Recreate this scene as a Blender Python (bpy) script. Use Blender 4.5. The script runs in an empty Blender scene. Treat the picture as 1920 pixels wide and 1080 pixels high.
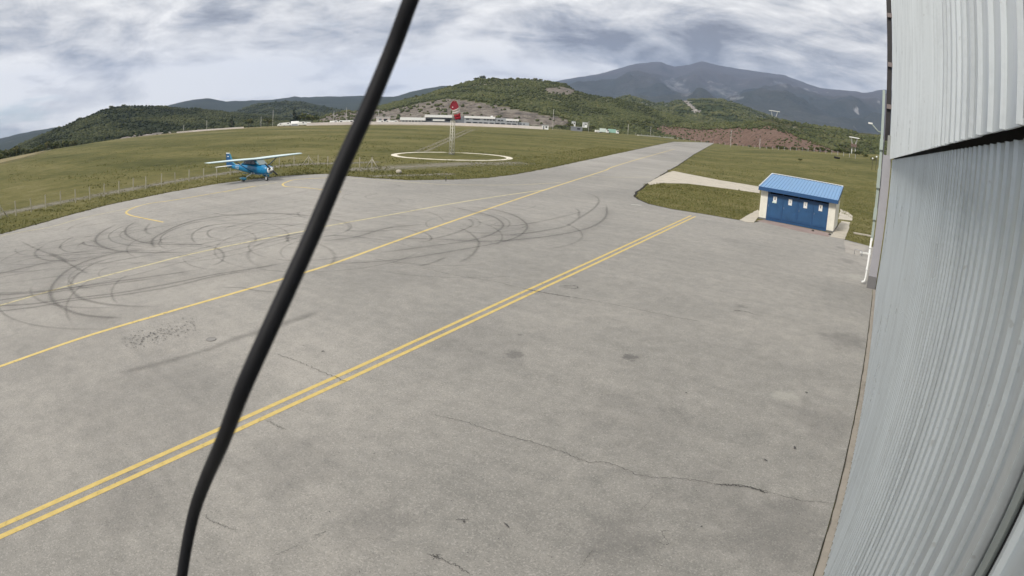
import bpy, bmesh, math, random
import numpy as np
from mathutils import Vector, Matrix, noise as mnoise
from mathutils.geometry import tessellate_polygon
random.seed(7); rng = np.random.default_rng(7)
S = bpy.context.scene
COL = S.collection
R = math.radians

# ------------------------------------------------------------------ camera (wide webcam lens with barrel distortion)
H = 5.6
LF, LA, LB = 1.1529653576633452, 0.24939583984215716, 0.25339579003293977
PITCH, ROLL, YAW = 0.27465690894508654, 0.04981930759265955, -0.5960679640225176
def basis():
    cy, sy, cp, sp = math.cos(YAW), math.sin(YAW), math.cos(PITCH), math.sin(PITCH)
    f = np.array([sy*cp, cy*cp, -sp]); r = np.array([cy, -sy, 0.]); u = np.cross(r, f)
    c, s = math.cos(ROLL), math.sin(ROLL)
    return r*c + u*s, -r*s + u*c, f
CR, CU, CF = basis()
cam = bpy.data.cameras.new('camera'); camo = bpy.data.objects.new('camera', cam); COL.objects.link(camo)
camo.matrix_world = Matrix(((CR[0], CU[0], -CF[0], 0), (CR[1], CU[1], -CF[1], 0), (CR[2], CU[2], -CF[2], H), (0, 0, 0, 1)))
cam.type = 'PANO'; cam.sensor_fit = 'HORIZONTAL'; cam.sensor_width = 36; cam.sensor_height = 20.25
cc = cam
cc.panorama_type = 'FISHEYE_LENS_POLYNOMIAL'
cc.fisheye_fov = R(170)
cc.fisheye_polynomial_k0 = 0
cc.fisheye_polynomial_k1 = -0.04759546812793536
cc.fisheye_polynomial_k2 = 0.0005284884342427183
cc.fisheye_polynomial_k3 = -5.87071971098715e-05
cc.fisheye_polynomial_k4 = 1.4404593221375214e-06
cam.clip_start = 0.02; cam.clip_end = 40000
cam.lens = 18.7
cam.dof.use_dof = True; cam.dof.focus_distance = 60; cam.dof.aperture_fstop = 7
S.camera = camo

def ray(px, py):
    u, v = px-960, 540-py
    r = math.hypot(u, v)+1e-9; x = r/1000; t = x*(1+LA*x*x+LB*x**4)/LF
    d = CR*(u/r*t) + CU*(v/r*t) + CF
    return d/np.linalg.norm(d)
def azel(px, py):
    d = ray(px, py); return math.atan2(d[0], d[1]), math.asin(d[2])
def smooth(a, b, x):
    t = np.clip((x-a)/(b-a), 0, 1); return t*t*(3-2*t)
SAZ = [-180, -15.5, -11, -7.5, -3, 0, 6, 20, 180]; SV = [0, 0, .55, 1, 1.5, 1.9, 2, 0, 0]
RAZ = [-180, -110, -85, -78, -72, -66, -60, -52, -44, -35, -28, -20, -15, 180]
RV = [4000, 300, 250, 330, 400, 420, 410, 415, 405, 420, 440, 520, 4000, 4000]
def gh(x, y):
    """height of the airfield terrain"""
    r = np.hypot(x, y); az = np.degrees(np.arctan2(x, y))
    s = np.interp(az, SAZ, SV); e = np.interp(az, RAZ, RV)
    rr = np.clip(r-80, 0, 170)
    up = s*0.027*rr*np.clip(rr/40, 0, 1)
    return up - 45*smooth(e+25, e+450, r)
def at(px, py, z=0.0):
    """ground point seen at a measured place of the photograph"""
    d = ray(px, py); t = (H-z)/max(-d[2], 1e-4)
    if t > 75:
        ts = np.concatenate([np.linspace(40, 900, 1200)])
        X, Y, Z = d[0]*ts, d[1]*ts, H+d[2]*ts
        hit = np.nonzero(Z <= gh(X, Y)+z)[0]
        t = ts[hit[0]] if len(hit) else 420
    x, y = d[0]*t, d[1]*t
    return Vector((x, y, float(gh(x, y))+z))
def along(px, py, dist):
    """point in the direction of a photo place at a horizontal distance"""
    d = ray(px, py); k = dist/math.hypot(d[0], d[1])
    return Vector((d[0]*k, d[1]*k, H+d[2]*k))

# ------------------------------------------------------------------ world, sun, exposure
SUN_AZ, SUN_EL = R(192), R(46)        # azimuth clockwise from +Y
W = bpy.data.worlds.new('World'); S.world = W; W.use_nodes = True
nt = W.node_tree; nt.nodes.clear()
class NT:
    def __init__(s, t): s.t = t
    def n(s, typ, **kw):
        nd = s.t.nodes.new(typ)
        for k, v in kw.items():
            if k.startswith('i_'):
                nd.inputs[k[2:].replace('_', ' ')].default_value = v
            else: setattr(nd, k, v)
        return nd
    def l(s, a, b): s.t.links.new(a, b)
    def val(s, x, sock):
        if hasattr(x, 'links') or hasattr(x, 'is_output'): s.l(x, sock)
        else: sock.default_value = x
    def math(s, op, a, b=0.0, c=None, clamp=False):
        nd = s.t.nodes.new('ShaderNodeMath'); nd.operation = op; nd.use_clamp = clamp
        s.val(a, nd.inputs[0]); s.val(b, nd.inputs[1])
        if c is not None: s.val(c, nd.inputs[2])
        return nd.outputs[0]
    def noise(s, vec, scale, detail=4, rough=.55, dist=0.0):
        nd = s.t.nodes.new('ShaderNodeTexNoise'); nd.inputs['Scale'].default_value = scale
        nd.inputs['Detail'].default_value = detail; nd.inputs['Roughness'].default_value = rough; nd.inputs['Distortion'].default_value = dist
        if vec is not None: s.l(vec, nd.inputs['Vector'])
        return nd.outputs[0]
    def ramp(s, fac, stops):
        nd = s.t.nodes.new('ShaderNodeValToRGB'); el = nd.color_ramp.elements
        while len(el) < len(stops): el.new(.5)
        for e, (p, c) in zip(el, stops):
            e.position = p; e.color = (c, c, c, 1) if not hasattr(c, '__len__') else (*c, 1)
        s.l(fac, nd.inputs[0]); return nd.outputs[0]
    def mix(s, f, a, b, mode='MIX'):
        nd = s.t.nodes.new('ShaderNodeMix'); nd.data_type = 'RGBA'; nd.blend_type = mode; nd.clamp_factor = True
        s.val(f, nd.inputs[0])
        for x, k in ((a, 6), (b, 7)):
            if isinstance(x, tuple): nd.inputs[k].default_value = (*x, 1)
            else: s.l(x, nd.inputs[k])
        return nd.outputs[2]
    def remap(s, x, a, b, c=0., d=1.):
        nd = s.t.nodes.new('ShaderNodeMapRange'); nd.interpolation_type = 'SMOOTHSTEP'
        s.l(x, nd.inputs[0])
        for i, v in enumerate((a, b, c, d)): nd.inputs[i+1].default_value = v
        return nd.outputs[0]
w = NT(nt)
sky = w.n('ShaderNodeTexSky'); sky.sky_type = 'NISHITA'; sky.sun_disc = False
sky.sun_elevation = SUN_EL; sky.sun_rotation = SUN_AZ; sky.air_density = 1.0; sky.dust_density = 1.5
tc = w.n('ShaderNodeTexCoord'); gen = tc.outputs['Generated']
sep = w.n('ShaderNodeSeparateXYZ'); w.l(gen, sep.inputs[0])
den = w.math('ADD', w.math('MAXIMUM', sep.outputs[2], 0.0), 0.10)
comb = w.n('ShaderNodeCombineXYZ')
w.l(w.math('DIVIDE', sep.outputs[0], den), comb.inputs[0]); w.l(w.math('DIVIDE', sep.outputs[1], den), comb.inputs[1])
cp = comb.outputs[0]
big = w.noise(cp, 0.42, 3, .5, .3)
med = w.noise(cp, 1.15, 7, .56, .25)
def blob(px, py, tight, amp):
    d = ray(px, py); v = w.n('ShaderNodeVectorMath'); v.operation = 'DOT_PRODUCT'
    # flattened direction so that a mass of cloud is wider than tall
    sc = w.n('ShaderNodeVectorMath'); sc.operation = 'MULTIPLY'; w.l(gen, sc.inputs[0]); sc.inputs[1].default_value = (1, 1, 2.6)
    nm = w.n('ShaderNodeVectorMath'); nm.operation = 'NORMALIZE'; w.l(sc.outputs[0], nm.inputs[0])
    dd = np.array([d[0], d[1], d[2]*2.6]); dd /= np.linalg.norm(dd)
    w.l(nm.outputs[0], v.inputs[0]); v.inputs[1].default_value = tuple(dd)
    return w.math('MULTIPLY', w.remap(v.outputs['Value'], math.cos(R(tight)), 1.0), amp)
sz = w.n('ShaderNodeVectorMath'); sz.operation = 'MULTIPLY'; w.l(gen, sz.inputs[0]); sz.inputs[1].default_value = (1, 1, 2.9)
puff = w.noise(sz.outputs[0], 3.6, 9, .60, .55)
puff2 = w.noise(sz.outputs[0], 8.5, 7, .62, .5)
shade = w.math('MULTIPLY_ADD', big, .25, w.math('MULTIPLY_ADD', med, .20, w.math('MULTIPLY_ADD', puff, 1.10, w.math('MULTIPLY', puff2, .62))))
shade = w.math('MULTIPLY_ADD', w.math('ADD', shade, -1.085), 2.05, .66)
for b in ((1420, 70, 18, -.27), (1570, 125, 13, -.24), (1250, 70, 11, -.14), (330, 35, 10, -.13), (170, 130, 9, -.10), (680, 60, 9, -.07), (905, 50, 5, -.10),
          (560, 170, 14, .20), (260, 185, 11, .07), (1420, 150, 7, -.12), (960, 130, 13, .22), (760, 150, 9, .12), (1545, 60, 7, .12), (1440, 118, 5, .16), (60, 150, 8, .08)):
    shade = w.math('ADD', shade, blob(*b))
ccol = w.ramp(shade, [(0.04, (1.25, 1.31, 1.46)), (0.32, (2.5, 2.58, 2.74)), (0.58, (3.95, 3.93, 3.90)), (0.90, (5.6, 5.5, 5.3))])
blue = w.math('ADD', w.math('ADD', w.noise(cp, .7, 5, .5), blob(20, 235, 10, .20)), -.06)
bluef = w.remap(blue, .60, .74, 0, .75)
skyc = w.mix(bluef, ccol, w.mix(0.45, sky.outputs[0], (2.6, 3.3, 4.0)))
bg = w.n('ShaderNodeBackground'); bg.inputs[1].default_value = 0.1; w.l(skyc, bg.inputs[0])
wo = w.n('ShaderNodeOutputWorld'); w.l(bg.outputs[0], wo.inputs[0])
sd = bpy.data.lights.new('sun', 'SUN'); sd.energy = 1.5; sd.angle = R(10); sd.color = (1, .95, .88)
so = bpy.data.objects.new('sun', sd); COL.objects.link(so); so.location = (-40, -60, 90)
dv = Vector((math.sin(SUN_AZ)*math.cos(SUN_EL), math.cos(SUN_AZ)*math.cos(SUN_EL), math.sin(SUN_EL)))
so.rotation_euler = dv.to_track_quat('Z', 'Y').to_euler()
S.view_settings.view_transform = 'Standard'; S.view_settings.look = 'None'
S.view_settings.exposure = 1.05; S.view_settings.gamma = 1; S.view_settings.use_curve_mapping = False
S.render.engine = 'CYCLES'
cy = S.cycles
cy.use_denoising = True; cy.max_bounces = 6; cy.diffuse_bounces = 3; cy.glossy_bounces = 3; cy.volume_bounces = 0
cy.transparent_max_bounces = 24; cy.use_adaptive_sampling = True; cy.adaptive_threshold = 0.02
cy.sample_clamp_indirect = 6

# ------------------------------------------------------------------ helpers
def tag(o, label=None, cat=None, group=None, kind=None):
    if label: o['label'] = label
    if cat: o['category'] = cat
    if group: o['group'] = group
    if kind: o['kind'] = kind
    return o
def empty(name, loc=(0, 0, 0), rz=0.0, scale=None):
    o = bpy.data.objects.new(name, None); COL.objects.link(o); o.location = loc; o.rotation_euler = (0, 0, rz)
    o.empty_display_size = .2
    if scale: o.scale = scale
    return o
class MB:
    def __init__(s): s.v = []; s.f = []; s.sm = []
    def add(s, vs, fs, smooth=False):
        n = len(s.v); s.v += [tuple(v) for v in vs]; s.f += [tuple(i+n for i in f) for f in fs]; s.sm += [smooth]*len(fs); return s
    def box(s, x0, x1, y0, y1, z0, z1):
        return s.add([(x0, y0, z0), (x1, y0, z0), (x1, y1, z0), (x0, y1, z0), (x0, y0, z1), (x1, y0, z1), (x1, y1, z1), (x0, y1, z1)],
                     [(0, 3, 2, 1), (4, 5, 6, 7), (0, 1, 5, 4), (1, 2, 6, 5), (2, 3, 7, 6), (3, 0, 4, 7)])
    def tube(s, pts, r, n=8, cap=True, smooth=True):
        pts = [Vector(p) for p in pts]; rs = r if hasattr(r, '__len__') else [r]*len(pts)
        vs = []; fs = []; prev = None
        for i, p in enumerate(pts):
            t = (pts[min(i+1, len(pts)-1)]-pts[max(i-1, 0)]).normalized()
            if prev is None: a = t.orthogonal().normalized()
            else: a = (prev - t*prev.dot(t)).normalized()
            prev = a; b = t.cross(a)
            for k in range(n):
                an = 2*math.pi*k/n; vs.append(p+(a*math.cos(an)+b*math.sin(an))*rs[i])
        for i in range(len(pts)-1):
            for k in range(n):
                fs.append((i*n+k, i*n+(k+1) % n, (i+1)*n+(k+1) % n, (i+1)*n+k))
        s.add(vs, fs, smooth)
        if cap:
            m = len(s.v)-len(vs)
            s.f.append(tuple(m+k for k in reversed(range(n)))); s.sm.append(False)
            s.f.append(tuple(m+(len(pts)-1)*n+k for k in range(n))); s.sm.append(False)
        return s
    def loft(s, rings, cap=True, smooth=True):
        n = len(rings[0]); vs = [p for r_ in rings for p in r_]
        fs = [(i*n+k, i*n+(k+1) % n, (i+1)*n+(k+1) % n, (i+1)*n+k) for i in range(len(rings)-1) for k in range(n)]
        s.add(vs, fs, smooth)
        if cap:
            m = len(s.v)-len(vs)
            s.f.append(tuple(m+k for k in reversed(range(n)))); s.sm.append(False)
            s.f.append(tuple(m+(len(rings)-1)*n+k for k in range(n))); s.sm.append(False)
        return s
    def sphere(s, c, r, n=12, m=8):
        c = Vector(c); rr = r if hasattr(r, '__len__') else (r, r, r)
        rings = []
        for j in range(m+1):
            th = math.pi*(j/m*.998+.001)
            rings.append([(c.x+rr[0]*math.sin(th)*math.cos(2*math.pi*k/n), c.y+rr[1]*math.sin(th)*math.sin(2*math.pi*k/n), c.z+rr[2]*math.cos(th)) for k in range(n)])
        return s.loft(rings)
    def mesh(s, name, mat):
        me = bpy.data.meshes.new(name); me.from_pydata(s.v, [], s.f)
        me.polygons.foreach_set('use_smooth', s.sm)
        if mat: me.materials.append(mat)
        me.update(); return me
    def build(s, name, mat, parent=None, loc=None, rot=None):
        bm = bmesh.new(); me = s.mesh(name, mat); bm.from_mesh(me); bmesh.ops.recalc_face_normals(bm, faces=bm.faces); bm.to_mesh(me); bm.free()
        return link(name, me, parent, loc, rot)
def link(name, me, parent=None, loc=None, rot=None):
    o = bpy.data.objects.new(name, me); COL.objects.link(o)
    if parent: o.parent = parent
    if loc is not None: o.location = loc
    if rot is not None: o.rotation_euler = rot
    return o
def npmesh(name, V, F, mat, attr=None, smooth=False):
    """mesh of triangles from arrays; attr: per-vertex float named 'tint'"""
    me = bpy.data.meshes.new(name); nv, nf = len(V), len(F); k = F.shape[1]
    me.vertices.add(nv); me.vertices.foreach_set('co', np.asarray(V, np.float32).ravel())
    me.loops.add(nf*k); me.loops.foreach_set('vertex_index', np.asarray(F, np.int32).ravel())
    me.polygons.add(nf); me.polygons.foreach_set('loop_start', np.arange(0, nf*k, k, dtype=np.int32))
    if smooth: me.polygons.foreach_set('use_smooth', np.ones(nf, bool))
    for nm, a in (attr or {}).items():
        at_ = me.attributes.new(nm, 'FLOAT', 'POINT'); at_.data.foreach_set('value', np.asarray(a, np.float32))
    me.materials.append(mat); me.update(calc_edges=True); me.validate()
    return me
def copy_tree(o, parent=None):
    c = o.copy(); COL.objects.link(c)
    if parent: c.parent = parent
    for ch in list(o.children): copy_tree(ch, c)
    return c

# ------------------------------------------------------------------ materials
def newmat(name):
    m = bpy.data.materials.new(name); m.use_nodes = True; t = m.node_tree; t.nodes.clear()
    k = NT(t); k.out = k.n('ShaderNodeOutputMaterial'); k.b = k.n('ShaderNodeBsdfPrincipled'); k.l(k.b.outputs[0], k.out.inputs[0])
    k.pos = k.n('ShaderNodeNewGeometry').outputs['Position']
    return m, k
def setb(k, col=None, rough=None, metal=None, spec=None):
    if col is not None:
        if isinstance(col, tuple): k.b.inputs['Base Color'].default_value = (*col, 1)
        else: k.l(col, k.b.inputs['Base Color'])
    if rough is not None: k.val(rough, k.b.inputs['Roughness'])
    if metal is not None: k.b.inputs['Metallic'].default_value = metal
    if spec is not None: k.b.inputs['Specular IOR Level'].default_value = spec
def bump(k, h, strength=.3, dist=.02):
    nd = k.n('ShaderNodeBump'); nd.inputs['Strength'].default_value = strength; nd.inputs['Distance'].default_value = dist
    k.l(h, nd.inputs['Height']); k.l(nd.outputs[0], k.b.inputs['Normal'])
def attr(k, name):
    nd = k.n('ShaderNodeAttribute'); nd.attribute_name = name; return nd.outputs['Fac']
def scaled(k, vec, sx, sy, sz, rot=0.0):
    nd = k.n('ShaderNodeMapping'); nd.inputs['Scale'].default_value = (sx, sy, sz); nd.inputs['Rotation'].default_value = (0, 0, rot); k.l(vec, nd.inputs[0]); return nd.outputs[0]
def objco(k): return k.n('ShaderNodeTexCoord').outputs['Object']
def paint(name, col, rough=.45, wear=.12, scale=3.0, metal=0.0, spec=.5):
    m, k = newmat(name); oc = objco(k)
    n1 = k.noise(oc, scale, 6, .65); n2 = k.noise(oc, scale*9, 3)
    f = k.math('ADD', k.math('MULTIPLY', n1, .7), k.math('MULTIPLY', n2, .3))
    c = k.ramp(f, [(.3, tuple(x*(1-wear) for x in col)), (.5, col), (.7, tuple(min(1, x*(1+wear*.6)) for x in col))])
    setb(k, c, k.math('MULTIPLY_ADD', n1, .2, rough-.1), metal, spec); return m

def m_asphalt():
    m, k = newmat('asphalt')
    n0 = k.noise(k.pos, .035, 3, .5, .5); n1 = k.noise(k.pos, .22, 5, .6, .3); n2 = k.noise(k.pos, 2.2, 5, .65); n3 = k.noise(k.pos, 42, 2, .6)
    n4 = k.noise(scaled(k, k.pos, .03, .9, 1, R(20)), 1, 4, .6)
    f = k.math('MULTIPLY_ADD', n0, .46, k.math('MULTIPLY_ADD', n1, .24, k.math('MULTIPLY_ADD', n2, .30, k.math('MULTIPLY', n4, .16))))
    base = k.ramp(f, [(.42, (.176, .171, .156)), (.56, (.262, .250, .227)), (.69, (.35, .330, .298))])
    sp = k.remap(n3, .52, .66); base = k.mix(k.math('MULTIPLY', sp, .42), base, (.10, .098, .092))
    vor = k.n('ShaderNodeTexVoronoi'); vor.inputs['Scale'].default_value = 26; k.l(k.pos, vor.inputs['Vector'])
    st = k.remap(vor.outputs['Distance'], .12, .02); sel = k.remap(k.noise(k.pos, 5, 3), .52, .7)
    base = k.mix(k.math('MULTIPLY', k.math('MULTIPLY', st, sel), .28), base, (.06, .058, .055))
    lt = k.remap(k.noise(k.pos, 33, 2, .6), .53, .66); base = k.mix(k.math('MULTIPLY', lt, .28), base, (.56, .53, .48))
    for px, py, rad, amt in ((965, 667, .32, .45), (1182, 671, .30, .65), (1388, 575, .28, .4), (975, 630, .12, .45), (1063, 538, .35, .22), (1372, 452, 1.1, .16),
                             (1600, 470, 1.2, .45), (1590, 490, .9, .35), (700, 520, 3, .10), (60, 500, 9, .18), (140, 640, 5, .13), (1470, 1010, 1.6, .28), (1160, 1010, .9, .25), (560, 870, 1.2, .18), (300, 760, 3.5, .16), (860, 640, 2.2, .14), (1330, 930, 1.2, .18), (700, 980, .8, .22), (1200, 780, 1.6, .13), (250, 940, 1.4, .2), (1560, 800, 1.4, .22), (1590, 640, 1.2, .3), (1050, 330, 7, .10), (1230, 290, 9, .16), (1280, 275, 9, .2), (1150, 315, 5, .16)):
        p = at(px, py); v = k.n('ShaderNodeVectorMath'); v.operation = 'DISTANCE'; k.l(k.pos, v.inputs[0]); v.inputs[1].default_value = (p.x, p.y, .012)
        dd = k.math('ADD', v.outputs['Value'], k.math('MULTIPLY', k.math('SUBTRACT', k.noise(k.pos, 1.6/rad, 4, .7), .5), rad*2.2))
        base = k.mix(k.math('MULTIPLY', k.remap(dd, rad, rad*.25), amt), base, (.075, .072, .07))
    for px, py, rad, amt in ((1470, 742, .5, .5), (1608, 520, .9, .5), (1560, 515, .6, .25)):
        p = at(px, py); v = k.n('ShaderNodeVectorMath'); v.operation = 'DISTANCE'; k.l(k.pos, v.inputs[0]); v.inputs[1].default_value = (p.x, p.y, .012)
        dd = k.math('ADD', v.outputs['Value'], k.math('MULTIPLY', k.math('SUBTRACT', k.noise(k.pos, 2.4, 4, .7), .5), rad*2.0))
        base = k.mix(k.math('MULTIPLY', k.remap(dd, rad, rad*.3), amt), base, (.40, .385, .34))
    setb(k, base, k.math('MULTIPLY_ADD', n1, .25, .62), 0, .35)
    bump(k, k.math('MULTIPLY_ADD', n3, .5, n2), .25, .006); return m
def m_grass(name='grass_ground', dry=0.0):
    m, k = newmat(name)
    n0 = k.noise(k.pos, .03, 4, .55, .4); n1 = k.noise(k.pos, .35, 5, .65); n2 = k.noise(k.pos, 3.0, 5, .7); n3 = k.noise(k.pos, 14, 3, .7)
    # mowing bands run along the runway
    nb = k.noise(scaled(k, k.pos, .004, .05, .01, R(-54)), 1, 4, .6)
    f = k.math('MULTIPLY_ADD', n0, .32, k.math('MULTIPLY_ADD', n1, .30, k.math('MULTIPLY_ADD', n2, .28, k.math('MULTIPLY_ADD', nb, .34, -.04))))
    c = k.ramp(f, [(.43, (.044, .052, .016)), (.53, (.093, .093, .029)), (.61, (.144, .133, .046)), (.73, (.23, .20, .10))])
    c = k.mix(k.math('MULTIPLY', k.remap(n3, .5, .70), .6), c, (.03, .034, .010))
    c = k.mix(k.math('MULTIPLY', k.remap(n2, .60, .74), .35), c, (.24, .21, .115))
    setb(k, c, .92, 0, .12); bump(k, k.math('MULTIPLY_ADD', n3, .5, n2), .8, .12); return m
def m_tint(name, stops, rough=.85, nscale=.6):
    m, k = newmat(name); t = attr(k, 'tint'); n1 = k.noise(k.pos, nscale, 3, .6)
    f = k.math('MULTIPLY_ADD', n1, .35, k.math('MULTIPLY', t, .65))
    setb(k, k.ramp(f, stops), rough, 0, .2)
    tr = k.b.inputs
    return m
def m_edge(name, col, amt, lo=.15, hi=.6, ns=6.0, nw=.6, streak=None):
    """a thin layer lying on the ground that thins out towards its edges (attribute 'edge')"""
    m, k = newmat(name); e = attr(k, 'edge'); n1 = k.noise(k.pos, ns, 5, .7); n2 = k.noise(k.pos, ns*.12, 3, .6)
    f = k.math('ADD', e, k.math('MULTIPLY', k.math('SUBTRACT', k.math('MULTIPLY_ADD', n2, .5, k.math('MULTIPLY', n1, .5)), .5), nw*2))
    a = k.math('MULTIPLY', k.remap(f, lo, hi), amt)
    cc_ = k.ramp(n1, [(.3, tuple(x*.75 for x in col)), (.7, tuple(min(1, x*1.2) for x in col))])
    setb(k, cc_, .9, 0, .2); tr = k.n('ShaderNodeBsdfTransparent'); mx = k.n('ShaderNodeMixShader')
    k.l(a, mx.inputs[0]); k.l(tr.outputs[0], mx.inputs[1]); k.l(k.b.outputs[0], mx.inputs[2]); k.l(mx.outputs[0], k.out.inputs[0]); return m
def m_linepaint(name, col, keep=.9):
    m, k = newmat(name); n1 = k.noise(k.pos, 7, 6, .7); n2 = k.noise(k.pos, .5, 3, .6); n3 = k.noise(k.pos, 60, 2)
    c = k.ramp(n1, [(.3, tuple(x*.82 for x in col)), (.6, col)]); setb(k, c, .7, 0, .3)
    f = k.math('ADD', k.math('MULTIPLY', n1, .5), k.math('MULTIPLY_ADD', n2, .35, k.math('MULTIPLY', n3, .15)))
    a = k.remap(f, .33+(.9-keep)*.35, .43+(.9-keep)*.35)
    a = k.math('MULTIPLY_ADD', a, .8, .2*keep)
    tr = k.n('ShaderNodeBsdfTransparent'); mx = k.n('ShaderNodeMixShader')
    k.l(a, mx.inputs[0]); k.l(tr.outputs[0], mx.inputs[1]); k.l(k.b.outputs[0], mx.inputs[2]); k.l(mx.outputs[0], k.out.inputs[0]); return m
def m_concrete(name, col):
    m, k = newmat(name); n1 = k.noise(k.pos, .8, 6, .65); n2 = k.noise(k.pos, 9, 4, .6)
    f = k.math('MULTIPLY_ADD', n1, .65, k.math('MULTIPLY', n2, .35))
    setb(k, k.ramp(f, [(.33, tuple(x*.72 for x in col)), (.5, col), (.68, tuple(min(1, x*1.12) for x in col))]), .88, 0, .25); bump(k, n2, .25, .01); return m
def m_sheet(name, col, metal=.55):
    """painted profiled steel sheet: rain streaks and faint dirt down the length"""
    m, k = newmat(name); oc = k.pos
    st = k.noise(scaled(k, oc, 9, 9, .35), 1, 5, .6); n1 = k.noise(oc, .7, 4, .6); n2 = k.noise(oc, 22, 3, .6)
    f = k.math('MULTIPLY_ADD', st, .5, k.math('MULTIPLY_ADD', n1, .35, k.math('MULTIPLY', n2, .15)))
    c = k.ramp(f, [(.34, tuple(x*.76 for x in col)), (.52, col), (.7, tuple(min(1, x*1.06) for x in col))])
    oi = k.n('ShaderNodeObjectInfo'); c = k.mix(k.math('MULTIPLY', oi.outputs['Random'], .13), c, tuple(x*.45 for x in col))
    spots = k.remap(k.noise(oc, 16, 2, .5), .70, .76); c = k.mix(k.math('MULTIPLY', spots, .35), c, (.28, .27, .25))
    setb(k, c, k.math('MULTIPLY_ADD', n1, .16, .22), metal, .6); return m
def m_hill(name, lo, hi, rock, rock_amt=.55, scale=.02, rocky=(.25, .22, .20), alt=None, rcon=1.0):
    m, k = newmat(name); r_ = attr(k, 'rock')
    n0 = k.noise(k.pos, scale, 5, .6, .3); n1 = k.noise(k.pos, scale*6, 5, .7); n2 = k.noise(k.pos, scale*30, 3, .7)
    f = k.math('MULTIPLY_ADD', n0, .4, k.math('MULTIPLY_ADD', n1, .35, k.math('MULTIPLY', n2, .25)))
    c = k.ramp(f, [(.36, lo), (.52, tuple((a+b)/2 for a, b in zip(lo, hi))), (.66, hi)])
    if alt:
        sp = k.n('ShaderNodeSeparateXYZ'); k.l(k.pos, sp.inputs[0]); hz_ = k.math('ADD', sp.outputs[2], k.math('MULTIPLY', k.math('SUBTRACT', n0, .5), alt[1]))
        c = k.mix(k.math('MULTIPLY', k.remap(hz_, alt[0]-150, alt[0]+200), .8), c, alt[2])
    lime = k.remap(k.noise(k.pos, scale*3.5, 6, .72, .4), 1-rock_amt*.80, 1-rock_amt*.80+.06)
    lime = k.math('MULTIPLY', lime, k.remap(k.noise(k.pos, scale*.55, 3, .5, .3), .50, .60)); c = k.mix(k.math('MULTIPLY', lime, .8), c, rock)
    ero = k.noise(scaled(k, k.pos, 1, 1, .35), scale*9, 6, .75)
    rc = k.ramp(ero, [(.5-.12/rcon, (rocky[0]*.42, rocky[1]*.46, rocky[2]*.48)), (.49, rocky), (.5+.10/rcon, (rocky[0]*1.45, rocky[1]*1.55, rocky[2]*1.55))])
    rf = k.math('ADD', r_, k.math('MULTIPLY', k.math('SUBTRACT', n1, .5), .9)); c = k.mix(k.remap(rf, .35, .6), c, rc)
    setb(k, c, .95, 0, .1); bump(k, k.math('MULTIPLY_ADD', n2, .5, n1), .9, .08/scale*.5); return m
ASPH = m_asphalt(); GRASS = m_grass()
CONC = m_concrete('pale_concrete', (.47, .43, .36)); CONC2 = m_concrete('grey_concrete', (.30, .285, .26))
WALLSHEET = m_sheet('wall_sheet', (.55, .60, .63), .5); FASCSHEET = m_sheet('fascia_sheet', (.62, .655, .665), .25)
YEL = m_linepaint('yellow_paint', (.63, .475, .165), .87); YEL2 = m_linepaint('worn_yellow_paint', (.69, .53, .20), .83); YEL3 = m_linepaint('faded_paint', (.66, .58, .33), .76)
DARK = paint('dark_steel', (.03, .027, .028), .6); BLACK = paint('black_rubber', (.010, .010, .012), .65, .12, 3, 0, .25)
COLM = paint('column_grey', (.36, .35, .37), .7, .08); PLIN = paint('plinth_grey', (.17, .165, .165), .8)
WHITE = paint('white_paint', (.78, .78, .75), .5, .08); CREAM = paint('cream_render', (.76, .735, .64), .85, .16, 1.2)
PGREEN = paint('pale_green_steel', (.40, .46, .42), .5); GREY = paint('grey_metal', (.32, .33, .35), .5)
BLUE = paint('blue_door_paint', (.022, .085, .20), .5, .28, 1.4); BLUED = paint('dark_blue_paint', (.02, .075, .19), .45)
ROOFB = paint('blue_roof_sheet', (.155, .31, .53), .38, .10, 1.2); GLASS = paint('dark_glass', (.02, .024, .028), .08, .05, 1, 0, .7)
RED = paint('red_cloth', (.36, .012, .03), .75); CLOTHW = paint('white_cloth', (.62, .55, .52), .8); WOOD = paint('post_cream', (.40, .37, .29), .8)
BRICKP = m_concrete('pink_paving', (.30, .235, .215)); SOIL = m_concrete('soil', (.05, .042, .033))

# ------------------------------------------------------------------ ground
az = np.radians(np.concatenate([np.arange(-180, -100, 5), np.arange(-100, 24, 1.0), np.arange(24, 180.1, 5)]))
rad = np.concatenate([[0.5], np.linspace(3, 75, 13), np.linspace(85, 700, 60), np.geomspace(740, 8800, 24)])
A, Rr = np.meshgrid(az, rad, indexing='ij'); X = np.sin(A)*Rr; Y = np.cos(A)*Rr; Z = gh(X, Y)
na, nr = A.shape
i, j = np.meshgrid(np.arange(na-1), np.arange(nr-1), indexing='ij'); q = (i*nr+j).ravel()
F = np.stack([q, q+1, q+nr+1, q+nr], 1)[:, ::-1]
go = link('ground', npmesh('ground', np.stack([X.ravel(), Y.ravel(), Z.ravel()], 1), F, GRASS, smooth=True)); tag(go, kind='structure')

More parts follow.
